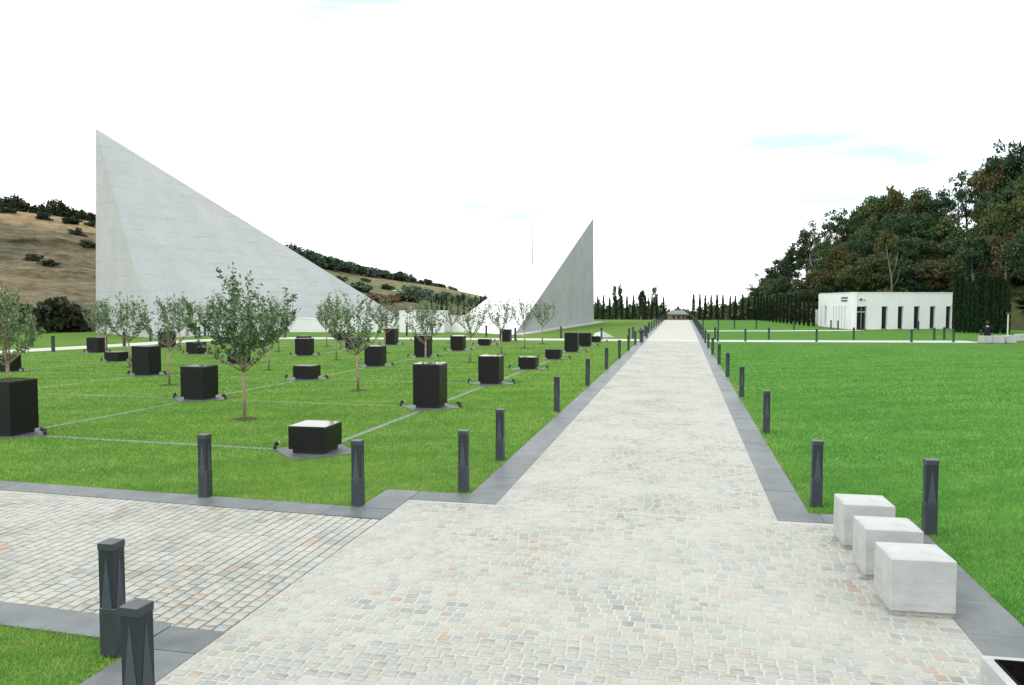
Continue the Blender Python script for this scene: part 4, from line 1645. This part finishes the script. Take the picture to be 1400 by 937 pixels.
k = 0
LXC = [817, 825, 833.5, 842, 850, 857, 866, 882, 891, 898, 907]
for n_, px in enumerate(LXC):
    p = at(px, 437, 111)
    p[2] = 0
    h = at(px, 405.5 + rnd.uniform(-1.5, 1.5), 111)[2]
    cypress(p, h, 'thin dark cypress at the lawn end left of the avenue, %s from the right monument' % ORD[n_], 'cypresses at the end of the lawn', k)
    k += 1
for n_, px in enumerate([948, 956.5, 964, 972, 980, 988, 998, 1005, 1015, 1023, 1031]):
    p = at(px, 437, 111)
    p[2] = 0
    h = at(px, 404.5 + rnd.uniform(-2, 2), 111)[2]
    cypress(p, h, 'thin dark cypress at the lawn end right of the avenue, %s from the avenue' % ORD[n_], 'cypresses at the end of the lawn', k)
    k += 1
for n_, px in enumerate([583, 590.7, 597, 604, 610.4, 617, 626, 634, 642, 650, 657.4, 664]):
    p = at(px, 437, 116)
    p[2] = 0
    h = at(px, 405.5 + rnd.uniform(-1.5, 1.5), 116)[2]
    cypress(p, h, 'thin dark cypress behind the low white walls, %s from the left' % ORD[n_], 'cypresses behind the white walls', k, (.026, .046, .030))
    k += 1
for n_ in range(16):                        # hedge receding along the foot of the wood
    s = n_ / 15
    p = gd(1036, 438.2) * (1 - s) + gd(1112, 446.6) * s
    px = 1036 + 76 * s
    dep = (p - np.array([0, 0, CH])) @ _f
    h = at(px, 403, dep)[2]
    cypress(p, h * rnd.uniform(.93, 1.06), 'dark cypress in the close row left of the white building, %s from its far end' % ORD[n_], 'cypress row left of the building', k, (.020, .036, .018), True)
    k += 1
for n_ in range(13):
    s = n_ / 12
    p = gd(1307, 454.5) * (1 - s) + gd(1377, 456.5) * s
    dep = (p - np.array([0, 0, CH])) @ _f
    px = 1307 + 70 * s
    p = p + np.array([0, rnd.uniform(-.25, .25), 0])
    h = at(px, 380, dep)[2]
    cypress(p, h * rnd.uniform(.90, 1.07), 'deep green cypress in the dense hedge right of the white building, %s from the left' % ORD[n_], 'cypress hedge right of the building', k, (.016, .040, .016), True)
    k += 1

# ------------------------------------------------------------------ far poplars and bushes beyond the lawn
def gz(y):
    return float(np.interp(y, [0, 111, 300, 4000], [0, 0, -9.46, -157]))


POP = [crown_mesh(400 + k, .30, 1., 34, 52, .10, .4, cone=.35, rl=(.35, .6)) for k in range(3)]
for n_, (px, top, w, cl, lab) in enumerate([(840, 391, 1.0, HAZE_G, 'left poplar of the pair beyond the lawn'), (847.5, 388, 1.05, HAZE_G, 'right taller poplar of the pair beyond the lawn'), (877, 390, 1.25, (.035, .052, .03), 'broad dense poplar beyond the lawn, between cypresses'),
                                          (895, 393, 1.1, (.075, .10, .06), 'pale loose poplar beyond the lawn near the avenue'), (886.5, 407, .7, (.05, .07, .045), 'small poplar left of the pale loose one')]):
    p = at(px, 440, 150)
    zb = gz(p[1])
    zt = at(px, top, 150)[2]
    t = thing('poplar', lab, 'poplar', (p[0], p[1], zb), n_ * 1.3, 'poplars beyond the lawn')
    h = zt - zb
    c = link('crown', POP[n_ % 3], None, t, (0, 0, h * .56))
    c.scale = (w * 2.3, w * 2.3, h * .47)
    c.color = (*cl, 1)
    tr_ = MB().tube([(0, 0, -.3), (.05, 0, h * .35), (0, 0, h * .8)], [.2, .15, .04], 6).obj('trunk', MAT['bark_old'], t)
for n_ in range(44):
    px = 808 + n_ * 5.4 + rnd.uniform(-2, 2)
    if 902 < px < 954 and not 914 < px < 944:
        continue
    if 906 < px < 946:
        top = rnd.uniform(424, 427)
        dep = rnd.uniform(240, 280)
        if 914 < px < 945:
            top -= 0
            dep = 290
    else:
        top = rnd.uniform(417, 427) if px < 950 else float(np.interp(px, [950, 975, 1040], [426, 420, 414])) + rnd.uniform(-2, 4)
        dep = rnd.uniform(150, 210)
    p = at(px, 440, dep)
    zb = gz(p[1]) - .3
    h = at(px, top, dep)[2] - zb
    side_ = 'left' if px < 925 else 'right'
    bush('far_bush', 'distant green bush beyond the lawn edge %s of the avenue end' % side_, 'bush', (p[0], p[1], zb), h * rnd.uniform(.42, .6), h / 1.65, rnd.choice([(.060, .092, .050), (.080, .112, .060), (.092, .118, .056), (.075, .088, .046)]), 'distant bushes %s of the avenue end' % side_, n_)
# house at the end of the avenue, down the slope
p = at(929.5, 430, 190)
zb = gz(p[1])
z1, z2 = at(929.5, 430, 190)[2], at(929.5, 424.5, 190)[2]
t = thing('far_house', 'distant low house with grey hipped roof at the end of the avenue', 'house', (p[0], p[1], zb), CYAW)
wd = 25 / F * 190
hw = z1 - zb
MB().box((0, 3, hw / 2), (wd - .5, 6, hw)).obj('wall', MAT['tan_wall'], t)
mb = MB()
e = wd / 2
rh = z2 - z1
mb.add([(-e, -.4, hw), (e, -.4, hw), (e, 6.4, hw), (-e, 6.4, hw), (-e + .9, 3, hw + rh), (e - .9, 3, hw + rh)], [(0, 1, 5, 4), (1, 2, 5), (2, 3, 4, 5), (3, 0, 4), (3, 2, 1, 0)])
mb.obj('roof', MAT['grey_roof'], t)
for xx in (-1.5, -.3, .9, 1.7):
    MB().box((xx, .0, hw - .75), (.4, .06, .6)).obj('window', MAT['window'], t)
# little pale houses between the far bushes
for n_, (px, py, dep, w, h, lab) in enumerate([(903, 434.5, 190, 1.9, 1.8, 'tiny cream house just left of the avenue end'), (884, 435, 200, 1.5, 1.6, 'tiny cream house among far bushes below the poplars'), (852, 434, 200, 1.3, 1.2, 'tiny cream house far behind the paired poplars')]):
    p = at(px, py, dep)
    t = thing('far_house', lab, 'house', (p[0], p[1], p[2] - 1.5), CYAW, 'tiny houses beyond the lawn')
    MB().box((0, 1, h / 2 + .5), (w, 2, h + 1)).obj('wall', MAT['white_wall'], t)
    mb = MB()
    mb.add([(-w / 2 - .1, -.1, h + 1), (w / 2 + .1, -.1, h + 1), (w / 2 + .1, 2.1, h + 1), (-w / 2 - .1, 2.1, h + 1), (-w / 2, 1, h + 1.5), (w / 2, 1, h + 1.5)], [(0, 1, 5, 4), (1, 2, 5), (2, 3, 4, 5), (3, 0, 4), (3, 2, 1, 0)])
    mb.obj('roof', MAT['tan_wall'], t)

# ------------------------------------------------------------------ white pavilion building
b0, b1, b2 = gd(1120, 446.2), gd(1166, 451), gd(1301, 449.8)
bld = thing('pavilion', 'low white flat roofed pavilion with tall dark windows before the wood', 'building', (b1[0], b1[1], 0))
ob = np.array([b1[0], b1[1], 0])
Hb = up(1166, 400.5, b1)
nin = np.array([math.cos(R(12)) * 0 - math.sin(CYAW), math.cos(CYAW), 0])      # away from the camera
back_l, back_r = b0 + nin * 2 + np.array([2., 0, 0]), b2 + nin * 9


def facade(p, q_, openings, name):
    """wall from p to q with recessed openings (start, end in metres, sill, head)"""
    d = q_ - p
    L = float(np.linalg.norm(d))
    ang = math.atan2(d[1], d[0])
    base = p - ob
    th = .30
    rot = lambda mb, nm, mt, par=bld: mb.obj(nm, mt, par, tuple(base), ang)
    xs_ = [0.] + sum([[a, b] for a, b, s_, h_ in openings], []) + [L]
    mb = MB()
    for i in range(0, len(xs_), 2):
        a, b = xs_[i], xs_[i + 1]
        if b - a > .01:
            mb.box(((a + b) / 2, th / 2, Hb / 2), (b - a, th, Hb))
    for a, b, s_, h_ in openings:
        mb.box(((a + b) / 2, th / 2, (h_ + Hb) / 2), (b - a - .004, th - .004, Hb - h_))
        if s_ > .05:
            mb.box(((a + b) / 2, th / 2, s_ / 2), (b - a - .004, th - .004, s_))
    rot(mb, name, MAT['white_wall'])
    return base, ang, L


def win(base, ang, a, b, s_, h_, nm='window', mull=0, door=False):
    mb = MB()
    fr_ = .05
    for xx in (a + fr_ / 2, b - fr_ / 2):
        mb.box((xx, .18, (s_ + h_) / 2), (fr_, .06, h_ - s_))
    mb.box(((a + b) / 2, .18, h_ - fr_ / 2), (b - a - 2 * fr_ - .004, .06, fr_))
    for m_ in range(mull):
        mb.box((a + (b - a) * (m_ + 1) / (mull + 1), .18, (s_ + h_) / 2), (fr_, .055, h_ - s_ - .1))
    if door:
        mb.box(((a + b) / 2, .175, h_ - .5), (b - a - 2 * fr_ - .004, .07, .12))
    w_ = mb.obj(nm, MAT['frame'], bld, tuple(base), ang)
    MB().box(((a + b) / 2, .205, (s_ + h_) / 2), (b - a - .01, .01, h_ - s_ - .01)).obj('pane', MAT['window'], w_)
    return w_


Lm = float(np.linalg.norm(b2 - b1))
fx = lambda px: (px - 1166) / (1301 - 1166) * Lm
hw = 2.10
OP = [(fx(1165.8 + .5), fx(1184), .05, hw), (fx(1204), fx(1212), .06, hw), (fx(1226), fx(1233.5), .06, hw), (fx(1248), fx(1256), .06, hw), (fx(1270), fx(1277.5), .06, hw), (fx(1292.5), fx(1300), .06, hw)]
base, ang, L = facade(b1, b2, OP, 'front_wall')
for n_, (a, b, s_, h_) in enumerate(OP):
    if n_ == 0:
        d_ = win(base, ang, a, b, s_, h_, 'entrance_door', 2, True)
    else:
        win(base, ang, a, b, s_, h_, 'window', 0)
    MB().box(((a + b) / 2, .14, .03), (b - a - .01, .30, .05)).obj('sill', MAT['slate'], bld, tuple(base), ang)
Ls = float(np.linalg.norm(b1 - b0))
gx = lambda px: float(np.interp(px, [1120, 1130, 1140, 1150, 1158, 1166], [0, .24, .46, .66, .83, 1.])) * Ls
OPS = [(gx(1127), gx(1129.6), .06, hw)] + [(gx(x_), gx(x_ + 1.1), .06, hw) for x_ in (1139, 1143, 1147, 1151, 1155)]
base2, ang2, L2 = facade(b0, b1, OPS, 'angled_wall')
for a, b, s_, h_ in OPS:
    win(base2, ang2, a, b, s_, h_, 'slit_window')
# remaining outer walls and the roof
def plain_wall(p, q_):
    d = q_ - p
    L = float(np.linalg.norm(d))
    MB().box((L / 2, .15, Hb / 2 - .01), (L, .3, Hb - .02)).obj('rear_wall', MAT['white_wall'], bld, tuple(p - ob), math.atan2(d[1], d[0]))


plain_wall(b2 + nin * .31, back_r)
plain_wall(back_r + nin * .02, back_l + nin * .3)
plain_wall(back_l, b0 + nin * .31)
ex_ = np.array([.2, 0, 0])
rf = [tuple((p - ob)[:2]) for p in (b0 + nin * .1 + ex_, b1 + nin * .3 + ex_ * 1.2, b2 + nin * .4, back_r - nin * .3, back_l - nin * .1)]
MB().prism(rf, Hb - .45, Hb - .25).obj('roof', MAT['roof'], bld)
# parapet trim
for p, q_ in ((b0, b1), (b1, b2)):
    d = q_ - p
    L = float(np.linalg.norm(d))
    MB().box((L / 2, .13, Hb + .03), (L - .01, .33, .06)).obj('parapet_trim', MAT['white_wall'], bld, tuple(p - ob), math.atan2(d[1], d[0]))
# sign lettering on the angled wall: two lines with a small mark, and two small fittings over the door
sg = link('sign', None, None, bld, tuple(base2), ang2)
rl = np.random.RandomState(4)
x0s = gx(1151.5)
mb = MB()
for ln_, z_ in ((0, 2.86), (1, 2.60)):
    x_ = x0s
    while x_ < x0s + 1.5:
        w_ = rl.uniform(.10, .2)
        mb.box((x_ + w_ / 2, -.012, z_), (w_ * .8, .02, .13))
        mb.box((x_ + w_ * .3, -.012, z_ + .085), (w_ * .25, .02, .036))
        x_ += w_ + .02
bpy.data.objects.remove(sg)
sg = mb.obj('sign_lettering', MAT['sign'], bld, tuple(base2), ang2)
MB().box((x0s - .22, -.012, 2.72), (.10, .02, .42)).box((x0s - .12, -.012, 2.92), (.06, .02, .10)).obj('sign_mark', MAT['sign_red'], bld, tuple(base2), ang2)
mb = MB().box((fx(1175.5), -.06, 2.72), (.22, .12, .16), ch=.02)
mb.obj('wall_lamp', MAT['post'], bld, tuple(base), ang)
MB().box((fx(1180.5), -.05, 2.68), (.14, .10, .10), ch=.02).obj('wall_lamp', MAT['frame'], bld, tuple(base), ang)
# white notice post and a grey cabinet left of the building
p = gd(1106, 444)
t = thing('notice_post', 'narrow white upright panel on the grass left of the pavilion', 'sign', (p[0], p[1], 0), CYAW)
MB().box((0, 0, 1.0), (.26, .08, 1.5), ch=.01).obj('panel', MAT['white_wall'], t)
MB().box((-.08, 0, .125), (.04, .04, .25)).box((.08, 0, .125), (.04, .04, .25)).obj('foot', MAT['black'], t)
p = gd(1115.5, 444.5)
t = thing('cabinet', 'grey utility cabinet half hidden by the left end of the pavilion', 'cabinet', (p[0], p[1], 0), CYAW)
MB().box((0, 0, .9), (.40, .35, 1.5), ch=.02).obj('cabinet_body', MAT['pale_metal'], t)
MB().box((0, 0, .075), (.44, .39, .15)).obj('base', MAT['seat_plinth'], t)
MB().box((.12, -.19, .95), (.02, .02, .14)).obj('handle', MAT['black'], t)
# pale post at the far right
p = gd(1377.3, 465)
t = thing('post', 'thin pale post with a dark top behind the distant concrete blocks', 'post', (p[0], p[1], 0))
MB().tube([(0, 0, -.1), (0, 0, 1.72)], [.045, .04], 8).obj('shaft', MAT['pale_metal'], t)
MB().box((0, 0, 1.76), (.22, .12, .08), ch=.01).obj('lamp_head', MAT['post'], t)

# ------------------------------------------------------------------ a person sitting on the far concrete blocks
def skin_fig(name, verts, edges, radii, mat, parent, root=0):
    me = bpy.data.meshes.new(name)
    me.from_pydata(verts, edges, [])
    me.materials.append(mat)
    o = link(name, me, None, parent)
    md = o.modifiers.new('Skin', 'SKIN')
    md.use_smooth_shade = True
    sv = me.skin_vertices[0].data if me.skin_vertices else None
    if sv is None:
        bm_tmp = __import__('bmesh').new()
        bm_tmp.from_mesh(me)
        bm_tmp.verts.layers.skin.verify()
        bm_tmp.to_mesh(me)
        bm_tmp.free()
        sv = me.skin_vertices[0].data
    for i, r_ in enumerate(radii):
        rr_ = r_ if isinstance(r_, tuple) else (r_, r_)
        sv[i].radius = rr_
        sv[i].use_root = (i == root)
    s2 = o.modifiers.new('Sub', 'SUBSURF')
    s2.levels = s2.render_levels = 1
    return o


def sitting_person(loc, rz, label, jacket, turn):
    t = thing('person', label, 'person', loc, rz)
    S = .455                                                    # seat height; figure faces -Y
    V = [(0, 0, S + .10), (0, .02, S + .30), (0, .0, S + .50), (0, -.02, S + .60), (0, -.04, S + .68), (0, -.05, S + .76), (0, -.04, S + .84)]
    Rr = [(.15, .12), (.14, .11), (.15, .10), .05, (.065, .075), (.075, .09), (.06, .07)]
    E_ = [(0, 1), (1, 2), (2, 3), (3, 4), (4, 5), (5, 6)]
    hands = []
    for s in (-1, 1):
        b = len(V)
        V += [(s * .18, .0, S + .52), (s * .24, -.06, S + .26), (s * .16, -.26, S + .20), (s * .12, -.34, S + .19)]
        Rr += [.055, .042, .032, (.034, .018)]
        E_ += [(2, b), (b, b + 1), (b + 1, b + 2), (b + 2, b + 3)]
        for k_, (dx, dl) in enumerate(((-.03, .065), (-.01, .08), (.01, .078), (.03, .06))):
            n = len(V)
            V += [(s * .12 + dx, -.375, S + .185), (s * .12 + dx * 1.1, -.375 - dl * .6, S + .17), (s * .12 + dx * 1.1, -.375 - dl, S + .15)]
            Rr += [.010, .009, .007]
            E_ += [(b + 3, n), (n, n + 1), (n + 1, n + 2)]
        n = len(V)
        V += [(s * .12 - s * .045, -.33, S + .185), (s * .12 - s * .06, -.37, S + .175)]
        Rr += [.010, .008]
        E_ += [(b + 3, n), (n, n + 1)]
        l = len(V)
        V += [(s * .09, -.02, S + .08), (s * .12, -.44, S + .07), (s * .12, -.46, .08), (s * .13, -.60, .035)]
        Rr += [.085, .060, .042, (.040, .025)]
        E_ += [(0, l), (l, l + 1), (l + 1, l + 2), (l + 2, l + 3)]
    skin_fig('body', V, E_, Rr, MAT['skin'], t)
    # face
    mb = MB()
    mb.add([(-.012, -.135, S + .75), (.012, -.135, S + .75), (0, -.165, S + .745), (0, -.13, S + .785)], [(0, 1, 2), (1, 3, 2), (3, 0, 2), (0, 3, 1)])
    mb.obj('nose', MAT['skin'], t)
    for s in (-1, 1):
        MB().box((s * .03, -.132, S + .785), (.02, .012, .010)).obj('eye', MAT['hair'], t)
        MB().box((s * .083, -.05, S + .765), (.016, .035, .055), ch=.005).obj('ear', MAT['skin'], t)
    MB().box((0, -.128, S + .705), (.045, .012, .010)).obj('mouth', MAT['cloth2'], t)
    # hair, jacket, trousers, shoes
    skin_fig('hair', [(0, .03, S + .60), (0, .02, S + .78), (0, -.01, S + .86), (0, -.06, S + .885)], [(0, 1), (1, 2), (2, 3)], [(.075, .05), (.092, .08), (.086, .08), (.06, .04)], MAT['hair'], t)
    JV = [(0, .0, S + .03), (0, .02, S + .30), (0, .015, S + .52), (0, .0, S + .61)]
    JR = [(.18, .15), (.17, .145), (.19, .165), .085]
    JE = [(0, 1), (1, 2), (2, 3)]
    for s in (-1, 1):
        b = len(JV)
        JV += [(s * .18, .0, S + .52), (s * .245, -.06, S + .26), (s * .165, -.25, S + .20)]
        JR += [.085, .062, .046]
        JE += [(2, b), (b, b + 1), (b + 1, b + 2)]
    skin_fig('jacket', JV, JE, JR, jacket, t)
    TV = [(0, 0, S + .09)]
    TR_ = [(.165, .135)]
    TE = []
    for s in (-1, 1):
        b = len(TV)
        TV += [(s * .095, -.02, S + .085), (s * .12, -.44, S + .075), (s * .12, -.46, .10)]
        TR_ += [.10, .076, .060]
        TE += [(0, b), (b, b + 1), (b + 1, b + 2)]
    skin_fig('trousers', TV, TE, TR_, MAT['cloth'], t)
    for s in (-1, 1):
        MB().box((s * .125, -.54, .045), (.095, .26, .08), ch=.02).obj('shoe', MAT['black'], t)
    return t


p = gd(1352, 469.6)
sitting_person((p[0], p[1] + .30, 0.0), R(160), 'person in dark clothes sitting on the left distant block, back turned', MAT['cloth'], 0)
